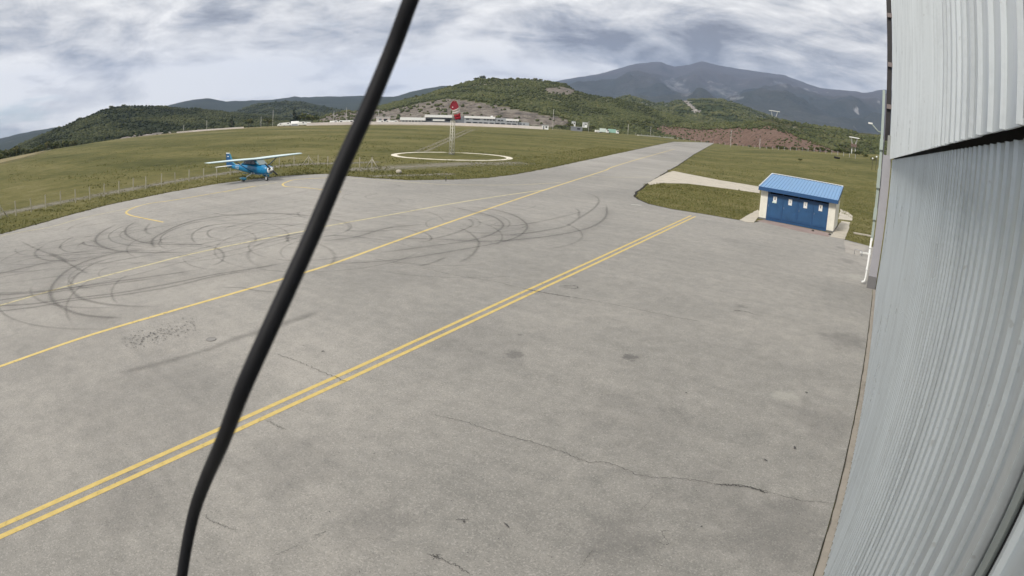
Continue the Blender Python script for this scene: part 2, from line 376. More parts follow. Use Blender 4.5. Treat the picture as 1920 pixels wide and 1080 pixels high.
def flat(name, pts, z, mat, kind='structure', skirt=0.0):
    pts = [Vector((p[0], p[1], z)) for p in pts]; tri = tessellate_polygon([pts])
    v = [tuple(p) for p in pts]; f = [tuple(t) for t in tri]
    bm = bmesh.new(); bv = [bm.verts.new(c) for c in v]
    for t in f:
        try: bm.faces.new([bv[a] for a in t])
        except ValueError: pass
    bmesh.ops.recalc_face_normals(bm, faces=bm.faces)
    if sum(fc.normal.z for fc in bm.faces) < 0: bmesh.ops.reverse_faces(bm, faces=bm.faces)
    if skirt:
        be = [e for e in bm.edges if e.is_boundary]; ex = bmesh.ops.extrude_edge_only(bm, edges=be)
        for e in ex['geom']:
            if isinstance(e, bmesh.types.BMVert): e.co.z -= skirt
    me = bpy.data.meshes.new(name); bm.to_mesh(me); bm.free(); me.materials.append(mat)
    o = link(name, me); tag(o, kind=kind); return o
def spline(P, n):
    """Catmull-Rom resample of 2D/3D points"""
    P = [np.array(p, float) for p in P]; P = [2*P[0]-P[1]]+P+[2*P[-1]-P[-2]]; out = []
    m = len(P)-3
    for s in range(n+1):
        t = s/n*m; i_ = min(int(t), m-1); t -= i_; a, b, c, d = P[i_:i_+4]
        out.append(.5*((2*b)+(-a+c)*t+(2*a-5*b+4*c-d)*t*t+(-a+3*b-3*c+d)*t**3))
    return out
def jag(P, amp, step):
    """roughen a ground outline"""
    out = []
    for a, b in zip(P[:-1], P[1:]):
        L = (Vector(b[:2])-Vector(a[:2])).length; n = max(1, int(L/step))
        nrm = Vector((-(b[1]-a[1]), b[0]-a[0]))/max(L, 1e-6)
        for s in range(n):
            t = s/n; o_ = random.uniform(-amp, amp) if s else random.uniform(-amp, amp)*.4
            out.append((a[0]+(b[0]-a[0])*t+nrm.x*o_, a[1]+(b[1]-a[1])*t+nrm.y*o_))
    out.append(tuple(P[-1][:2])); return out
ZA = 0.014
left_px = [(0, 440), (60, 424), (140, 401), (200, 385), (300, 364), (400, 346), (470, 337), (540, 330), (612, 326.5), (640, 330), (700, 335), (770, 338.5), (850, 337), (910, 334), (960, 328), (1000, 321), (1050, 311.5), (1100, 301), (1150, 290), (1200, 279.5), (1235, 272), (1262, 266.5)]
right_px = [(1340, 268), (1320, 279), (1300, 290), (1270, 311), (1250, 322), (1228, 335), (1205, 350), (1190, 361), (1187, 368), (1194, 374), (1215, 383), (1260, 393), (1330, 404), (1385, 413.5), (1410, 418), (1424, 416), (1562, 438), (1584, 449.5), (1636, 463)]
LE = jag([at(*p) for p in left_px], .10, 1.2); RE = jag([at(*p) for p in right_px], .07, .9)
first = Vector((-40.2, -2)); outline = [(-36, -30), tuple(first)] + LE + RE + [(.50, 41.0), (.50, -30)]
apron = flat('apron', outline, ZA, ASPH, skirt=.03)
# strip of brownish concrete between the apron and the hangar wall
flat('wall_footing', [(.52, -8), (.66, -8), (.66, 27.6), (.52, 27.6)], ZA+.004, m_concrete('footing_concrete', (.29, .26, .22)))

def ribbon_arrays(P, wd_, z, cols=5, taper=False):
    P = [np.array(p[:2], float) for p in P]; n = len(P); V = []; E = []
    for i_ in range(n):
        t = P[min(i_+1, n-1)]-P[max(i_-1, 0)]; t = t/(np.linalg.norm(t)+1e-9); nn = np.array([-t[1], t[0]])
        ww = wd_[i_] if hasattr(wd_, '__len__') else wd_
        ends = min(1, min(i_, n-1-i_)/4+.0) if taper else 1
        for c in range(cols):
            u = c/(cols-1)*2-1; p = P[i_]+nn*u*ww/2; V.append((p[0], p[1], float(gh(p[0], p[1]))+z)); E.append((1-abs(u))*ends if cols > 2 else 1.)
    F_ = [(i_*cols+c, i_*cols+c+1, (i_+1)*cols+c+1, (i_+1)*cols+c) for i_ in range(n-1) for c in range(cols-1)]
    return np.array(V), np.array(F_), np.array(E)
def ribbons(name, items, mat, cols=5, taper=True, dz=.0002):
    VV, FF, EE = [], [], []; o_ = 0
    for s, (P, wd_, z) in enumerate(items):
        V, F_, E_ = ribbon_arrays(P, wd_, z+s*dz, cols, taper); VV.append(V); FF.append(F_+o_); EE.append(E_); o_ += len(V)
    me = npmesh(name, np.concatenate(VV), np.concatenate(FF)[:, ::-1], mat, {'edge': np.concatenate(EE)})
    return link(name, me)
def gp(L, n=None, sx=1.0, ox=0, oy=0):
    """photo places -> ground curve"""
    L = [(ox+a/sx, oy+b/sx) for a, b in L]; P = [at(*p) for p in L]
    return spline([(p.x, p.y) for p in P], n or max(8, 6*len(P)))
# dark earth along the edge of the asphalt
ed = ribbons('soil_edge', [([(p[0], p[1]) for p in [tuple(first)]+LE[:]], .9, .006), ([(p[0], p[1]) for p in RE[:-1]], .55, .0062)], m_edge('soil_edge', (.028, .024, .017), .95, .1, .45, 2, .4), 5, False)
tag(ed, kind='structure')

# ------------------------------------------------------------------ painted markings (4 mm above the asphalt)
def marking(name, curves, width, mat, z, label):
    o = ribbons(name, [(c, width, z) for c in curves], mat, 2, False); tag(o, label, 'road marking', kind='structure'); return o
def straight(a, b, n=30, ext=0.0):
    a, b = at(*a), at(*b); d = b-a; a = a-d*ext
    return [(a.x+(b.x-a.x)*t/n, a.y+(b.y-a.y)*t/n) for t in range(n+1)]
dl1 = straight((280, 864.4), (1295, 405), 40, .35); dl2 = straight((280, 882.7), (1303, 406.5), 40, .35)
marking('double_line', [dl1], .125, YEL, ZA+.004, 'upper stripe of the long double yellow apron line')
marking('double_line', [dl2], .125, YEL, ZA+.0042, 'lower stripe of the long double yellow apron line')
cl = gp([(-60, 708), (0, 688.4), (161.5, 631.9), (313, 586.7), (465, 543), (616.8, 497.9), (738.9, 454), (884, 402), (1023, 355.5), (1132.8, 320.6), (1169, 307.7), (1265, 280)], 90)
marking('centre_line', [cl], .16, YEL2, ZA+.005, 'long yellow taxiway centre line leading to the far runway')
dsh = gp([(-60, 590), (0, 573.7), (100, 544.7), (139, 533.4), (274.5, 497.9), (342, 480.7), (400, 467.8), (574.8, 433.3), (613, 425), (726, 404.6), (832, 384.6), (926, 369), (1020, 356)], 80)
marking('guide_line', [dsh], .14, YEL3, ZA+.0056, 'thin pale yellow line crossing the tyre marks')
lp1 = gp([(480, 349), (411, 361), (328, 375), (278, 382), (250, 390), (236, 398), (244, 404), (269, 409.5), (305.6, 417)], 50)
marking('turn_line', [lp1], .17, YEL2, ZA+.0062, 'yellow hairpin turn line by the left grass edge')
lp2 = gp([(619, 334), (558, 337), (538, 342), (530.5, 346.5), (538, 350.7), (566, 352), (607, 356.6), (640, 361)], 50)
marking('turn_line', [lp2], .17, YEL2, ZA+.0064, 'yellow hairpin turn line below the parked plane')
eg = [gp([(-40, 456), (17, 440), (94, 426), (155, 409), (230, 393), (270, 384)], 30), gp([(653, 334.5), (730, 339.5), (807, 345), (845, 346.5), (923, 347), (981, 346), (1052, 342.6)], 40), gp([(1104, 331.5), (1160, 333), (1220, 333)], 12), gp([(420, 361), (520, 343)], 8)]
marking('edge_line', eg, .10, YEL3, ZA+.0068, 'faint pale edge line along the grass border')
marking('edge_line', [gp([(1183, 384), (1203, 385.5)], 4)], .14, m_linepaint('white_line_paint', (.7, .69, .64), .85), ZA+.007, 'short white dash near the right grass corner')

# tyre marks
c2 = lambda L: gp(L, None, 3.0968, 0, 380)
c3 = lambda L: gp(L, None, 3.0968, 600, 320)
T2 = [[(690, 120), (600, 165), (560, 200), (555, 230), (600, 260), (680, 282), (780, 290), (900, 292), (1140, 290)],
      [(740, 125), (660, 165), (630, 195), (650, 225), (720, 245), (850, 262)], [(800, 105), (740, 140), (725, 170), (740, 195), (800, 225), (880, 240), (1000, 245), (1180, 247)],
      [(880, 110), (845, 150), (850, 175), (890, 190)], [(905, 268), (880, 240), (890, 210), (940, 180), (1020, 140), (1130, 105), (1300, 78), (1500, 66), (1700, 70), (1820, 85)],
      [(945, 240), (930, 225), (940, 195), (1000, 160), (1130, 118), (1300, 105), (1600, 103)], [(1140, 240), (1115, 215), (1120, 180), (1180, 145), (1300, 125), (1450, 122), (1650, 130), (1780, 150)],
      [(1400, 145), (1300, 140), (1220, 160), (1205, 185), (1230, 205), (1300, 215)], [(270, 240), (215, 280), (205, 300), (230, 325), (320, 340), (520, 340)],
      [(440, 190), (365, 235), (350, 260), (380, 285), (450, 290), (640, 285)], [(900, 265), (700, 290), (520, 335), (400, 390), (330, 450), (295, 510), (300, 560), (340, 600), (440, 645), (560, 665), (750, 675)],
      [(720, 305), (560, 350), (480, 395), (430, 440), (410, 490), (440, 540), (520, 575), (680, 600), (950, 610)],
      [(-80, 608), (0, 602), (200, 590), (400, 562), (700, 525), (1000, 470), (1250, 420), (1480, 385), (1700, 345)], [(-80, 642), (0, 634), (200, 610), (400, 575), (700, 540), (1000, 490), (1250, 430), (1500, 392)],
      [(-80, 540), (0, 538), (200, 525), (400, 500), (640, 465), (900, 430), (1200, 385)], [(-80, 582), (0, 570), (200, 540), (400, 510), (700, 468), (1000, 430)],
      [(-60, 430), (0, 415), (150, 380), (330, 340), (600, 310)], [(0, 375), (200, 325), (500, 300), (800, 285)], [(1000, 245), (1150, 245), (1250, 265), (1290, 290), (1300, 310), (1285, 345), (1220, 375)],
      [(1260, 497), (1400, 497), (1500, 515), (1640, 525)], [(1780, 180), (1680, 190), (1670, 215), (1690, 245)], [(100, 215), (200, 265), (330, 320), (450, 385), (540, 430)], [(270, 285), (340, 315), (400, 350)],
      [(1200, 55), (1330, 75), (1500, 66)], [(490, 225), (480, 235), (500, 248), (600, 262)]]
T3 = [[(820, 205), (1000, 225), (1130, 260), (1200, 310), (1190, 350), (1130, 390), (1000, 425), (700, 480), (400, 525), (0, 550)],
      [(700, 200), (880, 235), (1000, 265), (1060, 305), (1050, 335), (980, 375), (850, 410), (600, 445), (280, 490)], [(760, 320), (850, 350), (910, 400), (920, 430), (880, 490), (780, 550)],
      [(850, 275), (885, 300), (870, 325), (760, 370), (640, 400)], [(1500, 118), (1590, 145), (1620, 175), (1590, 220), (1500, 280), (1420, 325), (1250, 355), (1000, 385)],
      [(1660, 190), (1665, 250), (1640, 290), (1560, 335), (1400, 370), (1200, 395), (950, 410), (700, 400), (300, 390)], [(0, 413), (200, 390), (400, 335), (640, 310)], [(560, 340), (630, 375), (640, 405), (560, 420)],
      [(900, 310), (1100, 320), (1250, 300), (1400, 270), (1540, 235)], [(550, 560), (640, 540), (750, 495)], [(100, 350), (300, 355), (500, 345), (600, 375)], [(1500, 280), (1505, 240), (1480, 215)], [(520, 110), (640, 122), (730, 131)], [(350, 97), (430, 96), (465, 92), (440, 84), (380, 76)]]
TM = m_edge('tyre_rubber', (.080, .077, .075), .29, .0, 1.3, .9, .5); TMF = m_edge('faint_tyre_rubber', (.085, .082, .080), .18, .0, 1.2, .9, .5)
items = [(c2(L), random.uniform(.21, .34), ZA+.0082) for L in T2] + [(c3(L), random.uniform(.20, .30), ZA+.0082) for L in T3]
tag(ribbons('tyre_marks', items, TM, 5, True, .00013), 'curling dark tyre marks across the apron', 'tyre marks', kind='stuff')
extra = []
for k in range(46):
    ox, oy = (random.uniform(120, 560), random.uniform(405, 530)) if k % 2 else (random.uniform(620, 1010), random.uniform(360, 470))
    c = at(ox, oy); r0 = random.uniform(2.5, 6); a0 = random.uniform(0, 6.28); da = random.uniform(.7, 2.6); gr = random.uniform(-.3, .6)
    A_ = np.linspace(0, da, 26); P_ = [(c.x+r0*(1+gr*t/da)*math.cos(a0+t), c.y+r0*(1+gr*t/da)*math.sin(a0+t)) for t in A_]; extra.append((P_, random.uniform(.16, .28), ZA+.0145))
    if random.random() < .6: extra.append(([(x+(c.x-x)*1.5/r0, y+(c.y-y)*1.5/r0) for x, y in P_], random.uniform(.16, .26), ZA+.0145))
for k in range(10):
    y0 = random.uniform(430, 570); extra.append((gp([(-80, y0), (150, y0-random.uniform(15, 40)), (400, y0-random.uniform(50, 80)), (640, y0-random.uniform(95, 130))], 40), random.uniform(.16, .3), ZA+.0145))
tag(ribbons('tyre_marks', extra, TMF, 5, True, .00003), 'older faint tyre marks across the apron', 'tyre marks', kind='stuff')
smg = []
for L, w_ in ((T2[12], 2.6), (T2[14], 2.2), (T2[10], 1.8), (T2[4], 1.5), (T2[0], 1.6), (T2[2], 1.8), (T2[16], 2.4)): smg.append((c2(L), w_, ZA+.0168))
for L, w_ in ((T3[0], 1.8), (T3[1], 1.8), (T3[5], 1.6), (T3[6], 2.2)): smg.append((c3(L), w_, ZA+.0168))
tag(ribbons('rubber_smudges', smg, m_edge('rubber_smudge', (.10, .097, .094), .13, .0, 1.6, .35, .7), 7, True, .00004), 'broad smudged rubber stains under the tyre marks', 'stains', kind='stuff')
sm = [gp([(130+500, 1010), (900, 945), (1200, 860), (1350, 800), (1520, 750), (1700, 690), (1900, 620)], 50, 3.0968, 0, 380)]
tag(ribbons('skid_smear', [(sm[0], .55, ZA+.0178)], m_edge('smear', (.08, .077, .074), .20, .1, 1.1, 1.6, 1.0), 5, True), 'broad faint skid smear between the yellow lines', 'tyre marks', kind='stuff')
# cracks
c8 = lambda L: [(800+a/1.862, 500+b/1.862) for a, b in L]
c5 = lambda L: [(280+a/2.076, 560+b/2.076) for a, b in L]
cw = lambda L: [(1520+a/3.375, 760+b/3.375) for a, b in L]
CK = [([(600+a/3.0968, 320+b/3.0968) for a, b in [(280, 505), (480, 550), (640, 580), (800, 615), (1000, 645), (1190, 690)]]+c8([(500, 108), (680, 140), (860, 178), (960, 195)]), .030),
      (c8([(335, 78), (400, 92), (510, 111)]), .055), (c8([(0, 515), (130, 545), (270, 590), (400, 625), (490, 655), (560, 685), (630, 687), (760, 735), (900, 745), (1000, 762), (1110, 770), (1200, 795), (1300, 820), (1420, 832)]), .020),
      (c8([(1000, 762), (1110, 772), (1200, 797)]), .045), (c8([(0, 1005), (70, 1035), (160, 1080)]), .022), (c8([(20, 1030), (45, 1008)]), .02), (c5([(210, 840), (240, 870), (280, 885), (345, 912)]), .018), (c5([(480, 1010), (540, 985), (590, 960)]), .012),
      (c5([(640, 932), (690, 912)]), .016), (c5([(450, 478), (490, 495), (530, 515)]), .022), (c5([(490, 215), (600, 255), (690, 295), (780, 330)]), .028), (c8([(1070, 155), (1110, 160), (1160, 175)]), .05),
      (c8([(475, 68), (520, 70), (530, 78), (500, 80)]), .045), (c8([(100, 885), (150, 888)]), .018), (c8([(800, 965), (840, 975), (820, 930), (860, 930)]), .012), (c8([(740, 860), (770, 830), (790, 800)]), .008), (c8([(520, 1075), (560, 1020), (580, 990)]), .008), (c5([(120, 1000), (160, 1060)]), .01)]
wl = [(1520+a/3.375, 760+b/3.375) for a, b in [(300, 0), (255, 200), (215, 400), (160, 620), (100, 820), (20, 1060)]]
CRK = m_edge('crack', (.035, .033, .03), .6, .1, .7, 5, .85)
def crackline(px, wd_):
    P = gp(px, 14*len(px)); amp = min(wd_*.8, .02)
    P = [np.array(p)+rng.normal(0, amp, 2) for p in P]; ww = [wd_*random.uniform(.5, 1.4) for _ in P]; return P, ww
items = [(*crackline(px, wd_), ZA+.0190) for px, wd_ in CK]
wp = [(.515+random.uniform(-.012, .012), y) for y in np.arange(-4, 27, .35)]
items.append((wp, [.045*random.uniform(.6, 1.3) for _ in wp], ZA+.0196))
tag(ribbons('asphalt_cracks', items, CRK, 5, True), 'thin dark cracks running through the asphalt', 'cracks', kind='stuff')
# broken patch of surface and loose grit
V, F_ = [], []
def fleck(x, y, s, z=ZA+.0200):
    n = len(V); a0 = random.uniform(0, 6.28); st = random.uniform(1.2, 4)
    for q_ in range(5):
        a = a0+q_*1.2566; rr = s*random.uniform(.5, 1.2); u, v = rr*math.cos(a)*st, rr*math.sin(a)
        V.append((x+u*math.cos(a0)-v*math.sin(a0), y+u*math.sin(a0)+v*math.cos(a0), z))
    V.append((x, y, z+s*.35))
    for q_ in range(5): F_.append((n+q_, n+(q_+1) % 5, n+5))
for _ in range(230):
    t = random.random(); g_ = random.gauss(0, 1)
    px = 235+t*130+random.gauss(0, 6); py = 646-t*38+g_*7; p = at(px, py); fleck(p.x, p.y, random.uniform(.006, .018))
for _ in range(40):
    p = at(random.gauss(310, 18), random.gauss(625, 5)); fleck(p.x, p.y, random.uniform(.006, .018))
for _ in range(170):
    p = at(random.uniform(0, 1560), random.uniform(560, 1080)); fleck(p.x, p.y, random.uniform(.003, .010))
for px, py, s in ((950, 987, .025), (606, 660, .022), (570, 650, .02), (870, 980, .015), (1285, 738, .03), (1490, 842, .03), (1435, 865, .02), (1315, 990, .02), (1512, 738, .03)):
    p = at(px, py); fleck(p.x, p.y, s)
tag(link('loose_grit', npmesh('loose_grit', np.array(V), np.array(F_), paint('tar_grit', (.075, .072, .07), .9))), 'dark crumbled grit scattered on the apron', 'grit', kind='stuff')
# manhole cover
p = at(396, 637.5); mh = empty('manhole_cover', (p.x, p.y, ZA), 0, (.42, .42, .6)); tag(mh, 'round metal manhole cover set in the grey apron', 'manhole cover')
m_ = MB().tube([(0, 0, .0), (0, 0, .021)], .30, 24, smooth=False); m_.build('lid', paint('iron', (.235, .225, .21), .7), mh)
m_ = MB()
rg = [[(math.cos(a)*r_, math.sin(a)*r_, z) for r_, z in ((.31, 0), (.31, .023), (.35, .023), (.35, 0))] for a in np.linspace(0, 2*math.pi, 25)[:-1]]
m_.loft(rg+[rg[0]], cap=False, smooth=False); m_.build('rim', paint('iron_rim', (.19, .18, .17), .7), mh)

# ------------------------------------------------------------------ concrete paths and slabs round the blue shed
up = [at(*p) for p in [(1214, 344), (1232, 334), (1250, 325), (1262, 322), (1290, 327.5), (1350, 339), (1424, 351)]]
lo = [at(*p) for p in [(1424, 362.5), (1350, 352.5), (1290, 345), (1240, 344), (1218, 347.5)]]
flat('concrete_path', jag([(q.x, q.y) for q in up+lo+[up[0]]], .03, .8)[:-1], .03, CONC, skirt=.05)
for nm, L in (('concrete_slab', [(1386, 413), (1420, 394), (1424, 397), (1422.5, 407), (1413, 418), (1398, 417)]), ('concrete_slab', [(1557, 444), (1578, 415), (1594, 417), (1592, 429), (1585, 449)]), ('concrete_slab', [(1572.5, 411), (1576, 392), (1592, 399), (1599, 405.5), (1598, 414)])):
    P = [at(*p) for p in L]; flat(nm, jag([(q.x, q.y) for q in P+[P[0]]], .04, .5)[:-1], .035, CONC, skirt=.06)
P = [at(*p) for p in [(1418, 414.5), (1432, 412.5), (1556, 437), (1554, 444.5), (1500, 434.5)]]; flat('paved_threshold', [(q.x, q.y) for q in P], ZA+.006, BRICKP, skirt=.03)
P = [at(*p) for p in [(1583, 452), (1630, 463.5), (1622, 470), (1610, 480), (1586, 474)]]; flat('concrete_gutter', [(q.x, q.y) for q in P], ZA+.005, m_concrete('gutter_concrete', (.36, .335, .30)))

# gravel strips, wheel tracks and bare ground in the field
GRAV = m_edge('gravel', (.27, .25, .20), .62, .15, .9, 1.6, .95); TRK = m_edge('worn_track', (.31, .28, .21), .5, .1, 1.0, .8, .7)
def strip(px, w_): P = [at(*p) for p in px]; return [(q_[0], q_[1]) for q_ in spline([(q.x, q.y) for q in P], 50)], w_
g1 = strip([(-60, 416), (0, 402), (130, 376), (240, 355), (360, 334), (480, 317), (560, 309), (660, 306), (740, 303)], 5.2)
g2 = strip([(640, 318), (700, 317), (780, 312), (850, 308), (920, 307), (1000, 305)], 8.5)
g3 = strip([(690, 332), (730, 330), (800, 328), (860, 325)], 5.0)
tag(ribbons('gravel_strip', [(g1[0], g1[1], .006), (g2[0], g2[1], .0075), (g3[0], 3.2, .009)], GRAV, 7, True), kind='structure')
t1 = strip([(772, 289), (800, 277), (830, 264.5), (850, 255.5), (872, 245.5), (890, 241)], 1.6); t2 = strip([(790, 289), (815, 277), (842, 264.5), (862, 255.5), (884, 245.5), (900, 241)], 1.6)
tag(ribbons('wheel_tracks', [(t1[0], [1.3+i_*.02 for i_ in range(51)], .012), (t2[0], [1.3+i_*.02 for i_ in range(51)], .013)], TRK, 5, True), kind='structure')
dry = [strip([(-60, 322), (0, 301.5), (100, 278.5), (200, 262), (300, 250.5), (400, 243.8), (500, 238.5), (600, 235), (700, 235), (800, 236), (900, 238), (1000, 240.5), (1100, 246)], 1)[0]]
tag(ribbons('dry_grass_strip', [(dry[0], 46, .03)], m_edge('dry_grass', (.27, .225, .12), .85, .1, .6, .25, .5), 7, True), kind='structure')

# ------------------------------------------------------------------ hangar
hg = empty('hangar', (0.67, 0, 0)); tag(hg, 'pale grey metal clad hangar with ribbed sliding doors and overhanging fascia', 'hangar')
def rib_panel(pitch, rib0, h, z0, z1):
    """one pan of profiled sheet: a flat tray with one raised trapezoidal rib, folded edge at the foot"""
    prof = [(0, 0), (rib0, 0), (rib0+.012, -h), (pitch-.014, -h), (pitch-.002, 0), (pitch-.002, .012), (0, .012)]
    m = MB(); n = len(prof)
    m.add([(x, y, z0) for y, x in prof]+[(x, y, z1) for y, x in prof], [(k, (k+1) % n, n+(k+1) % n, n+k) for k in range(n)]+[tuple(range(n)), tuple(reversed(range(n, 2*n)))])
    return m
body = MB().box(.9, 34, -38, 27.4, 0, 14.4); bw = body.build('wall', m_sheet('side_sheet', (.42, .46, .49)), hg)
r_ = MB(); r_.add([(.2, -39, 14.9), (17, -39, 18.2), (35, -39, 14.9), (.2, 31, 14.9), (17, 31, 18.2), (35, 31, 14.9), (.2, -39, 14.6), (35, -39, 14.6), (.2, 31, 14.6), (35, 31, 14.6)],
      [(0, 1, 4, 3), (1, 2, 5, 4), (0, 3, 8, 6), (2, 7, 9, 5), (6, 8, 9, 7), (0, 6, 7, 2, 1), (3, 4, 5, 9, 8)]); r_.build('roof', GREY, hg)
pan = rib_panel(.2, .150, .019, .05, 5.822).mesh('door_pan', WALLSHEET)
def leaf(y0, y1):
    n = int(round((y1-y0)/.2)); l = MB().box(.02, .10, y0, y1, .04, 5.818).build('door_leaf', GREY, hg)
    for k in range(n):
        o = link('cladding_panel', pan, l, (random.uniform(-.001, .001), y0+k*.2, 0), (0, 0, random.uniform(-.007, .007)))
    return l
leaf(1.72, 27.52)
leaf(-3.52, 1.48)
MB().box(-.040, .10, 1.645, 1.72, .04, 5.79).build('edge_flashing', m_sheet('flashing', (.56, .60, .62)), hg)
MB().box(.01, .03, 1.600, 1.642, .04, 5.79).build('rubber_seal', BLACK, hg)
MB().box(-.012, .10, 1.535, 1.598, .04, 5.79).build('edge_flashing', m_sheet('flashing_far', (.33, .37, .36)), hg)
MB().box(.00, .02, 1.49, 1.532, .04, 5.79).build('rubber_seal', BLACK, hg)
f_ = MB().box(-.115, -.10, -6, 31, 5.86, 14.6).build('fascia', GREY, hg)
fp = rib_panel(.3, .268, .025, 5.835, 14.6).mesh('fascia_pan', FASCSHEET)
for k in range(int(37/.3)):
    link('cladding_panel', fp, f_, (-.118+random.uniform(-.001, .001), -5.9+k*.3, random.uniform(-.0015, .0015)), (0, random.uniform(-.0003, .0003), random.uniform(-.007, .007)))
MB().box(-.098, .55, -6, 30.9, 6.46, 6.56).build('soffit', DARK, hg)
MB().box(.13, .16, -6, 30.9, 5.3, 6.455).build('gap_shade_strip', DARK, hg)  # near-black sheet standing in for the shade of the open gap above the doors
cb = MB().box(-.47, -.07, 27.66, 28.25, .56, 5.98).build('corner_column', COLM, hg)
MB().box(-.49, -.05, 27.63, 28.28, 0, .56).build('plinth', PLIN, cb)
MB().box(-.30, -.06, 28.3, 28.5, 5.0, 6.9).build('corner_flashing', paint('flash_grey', (.30, .31, .29), .6), hg)
fr = MB().box(-.43, -.16, 31.2, 31.75, 6.75, 16).build('side_frame', DARK, hg)
for z in (8.35, 10.5, 13.1): MB().box(-.40, -.14, 31.05, 31.19, z, z+.22).build('bracket', paint('bracket_steel', (.22, .18, .17), .6), fr)
pst = MB().box(-.655, -.52, 29.4, 29.52, 1.9, 9.05); pst.build('cable_duct', PGREEN, hg)
MB().box(-.50, -.44, 29.45, 29.5, 3.4, 8.9).build('conduit', paint('violet_grey', (.14, .14, .18), .6), hg)
for z, dz in ((2.9, .55), (4.4, .9), (6.2, .5)): MB().box(-.68, -.50, 29.3, 29.397, z, z+dz).build('junction_box', PGREEN, hg)
dp = MB().tube([(-.61, 28.3, 2.15), (-.61, 28.3, .32), (-.64, 28.25, .16), (-.78, 28.2, .10)], .055, 10).build('downpipe', WHITE, hg)
for z in (.7, 1.7): MB().tube([(-.61, 28.3, z-.03), (-.61, 28.3, z+.03)], .068, 10).build('pipe_clip', WHITE, dp)
arm = MB().tube([(-.62, 29.46, 7.02), (-.80, 29.4, 7.04), (-1.16, 29.2, 7.33)], [.035, .03, .03], 8).build('lamp_arm', PGREEN, hg)
MB().box(-1.32, -1.10, 29.05, 29.25, 7.30, 7.37).build('lamp_head', WHITE, arm)
# small things at the far hangar corner
def plank(px0, px1, w_, h_, name, label, cat, mat, z=0.01):
    a, b = at(*px0), at(*px1); d = b-a; L = d.length; o = MB().box(0, L, -w_/2, w_/2, 0, h_).build(name, mat); o.location = (a.x, a.y, z); o.rotation_euler = (0, 0, math.atan2(d.y, d.x)); tag(o, label, cat); return o
plank((1601, 438), (1634, 444), .28, .10, 'concrete_kerb', 'short pale concrete kerb lying in grass by the hangar corner', 'kerb', CONC)
plank((1613, 475), (1633, 478.5), .10, .10, 'white_pipe', 'short white pipe lying on the concrete beside the downpipe', 'pipe', WHITE, .02)
a = at(1602, 477); br = empty('pipe_bracket', (a.x, a.y, .0)); tag(br, 'small bent grey rail standing on concrete near the hangar downpipe', 'rail')
MB().tube([(0, 0, 0), (0, 0, .32), (.5, -.05, .30)], .02, 6).build('rail', GREY, br); MB().tube([(.5, -.05, .30), (.5, -.05, 0)], .02, 6).build('leg', GREY, br)

# ------------------------------------------------------------------ blue shed
x0, x1, yf, yb = -8.85, -2.98, 44.35, 48.7
sh = empty('storage_shed', ((x0+x1)/2, yf, 0)); tag(sh, 'small cream shed with four blue doors and a light blue ribbed roof', 'shed')
hw = (x1-x0)/2; dep = yb-yf; zf, zb = 2.42, 3.12
def wall_slab(xa, xb, ya, yb_, za, zb_, name='wall', mat=CREAM): return MB().box(xa, xb, ya, yb_, za, zb_).build(name, mat, sh)
for sx in (-1, 1):
    m_ = MB(); xa, xb = (sx*hw, sx*(hw-.55)) if sx < 0 else (hw-.55, hw)
    m_.add([(xa, 0, .12), (xb, 0, .12), (xb, dep, .12), (xa, dep, .12), (xa, 0, zf-.12), (xb, 0, zf-.12), (xb, dep, zb-.10), (xa, dep, zb-.10)], [(0, 3, 2, 1), (4, 5, 6, 7), (0, 1, 5, 4), (1, 2, 6, 5), (2, 3, 7, 6), (3, 0, 4, 7)]); wl_ = m_.build('wall', CREAM, sh)
    MB().box(xa-.01, xb+.01, -.015, dep+.02, 0, .12).build('plinth', PLIN, wl_)
MB().box(-hw+.56, hw-.56, dep-.2, dep, .0, zb-.12).build('wall', CREAM, sh)
MB().box(-hw+.56, hw-.56, .9, .95, .1, 2.2).build('back_panel', DARK, sh)
MB().box(-hw+.55, hw-.55, -.02, .12, 2.19, 2.30).build('lintel', paint('lintel_grey', (.16, .20, .26), .6), sh)
dw = (2*hw-1.1)/4
for k in range(4):
    xa = -hw+.55+k*dw; d_ = MB().box(xa+.03, xa+dw-.03, .03, .075, .16, 1.90); d_.box(xa+.09, xa+dw-.09, .018, .029, .34, 1.84)
    dr = d_.build('door', BLUE, sh)
    MB().box(xa+.10, xa+dw-.10, .008, .017, .20, .29).build('kick_rail', BLUED, dr)
    px = xa+dw*.5-.02; sg = MB().box(px-.14, px+.14, -.006, .0165, 1.36-.0, 1.80).build('sign', WHITE, dr)
    mk = MB(); c = (px, -.0085, 1.62)
    if k in (0, 3): mk.add([(px-.055, -.0085, 1.56), (px+.055, -.0085, 1.56), (px+.035, -.0085, 1.70), (px-.035, -.0085, 1.70)], [(0, 1, 2, 3)]); mk.tube([(px, -.0075, 1.725), (px, -.0095, 1.725)], .03, 8)
    else:
        for q_ in range(3): mk.add([(px-.06, -.0085, 1.55+q_*.05), (px+.06-.02*q_, -.0085, 1.55+q_*.05), (px+.06-.02*q_, -.0085, 1.575+q_*.05), (px-.06, -.0085, 1.575+q_*.05)], [(0, 1, 2, 3)])
    mk.build('pictogram', paint('print_grey', (.18, .16, .15), .8), dr)
    if k == 0: MB().box(px-.20, px+.13, -.012, -.0065, 1.33, 1.42).build('sticker', paint('sticker', (.62, .75, .68), .5), dr)
    MB().tube([(xa+.13, .0, 1.02), (xa+.13, -.03, 1.02), (xa+.13, -.03, 1.14), (xa+.13, .0, 1.14)], .010, 6).build('handle', GREY, dr)
for k in range(5):
    xa = -hw+.55+k*dw; wd_ = .045 if k in (0, 2, 4) else .026; o_ = MB().box(max(xa-wd_, -hw+.552), min(xa+wd_, hw-.552), .0, .10, .02, 2.19).build('door_frame', BLUED, sh)
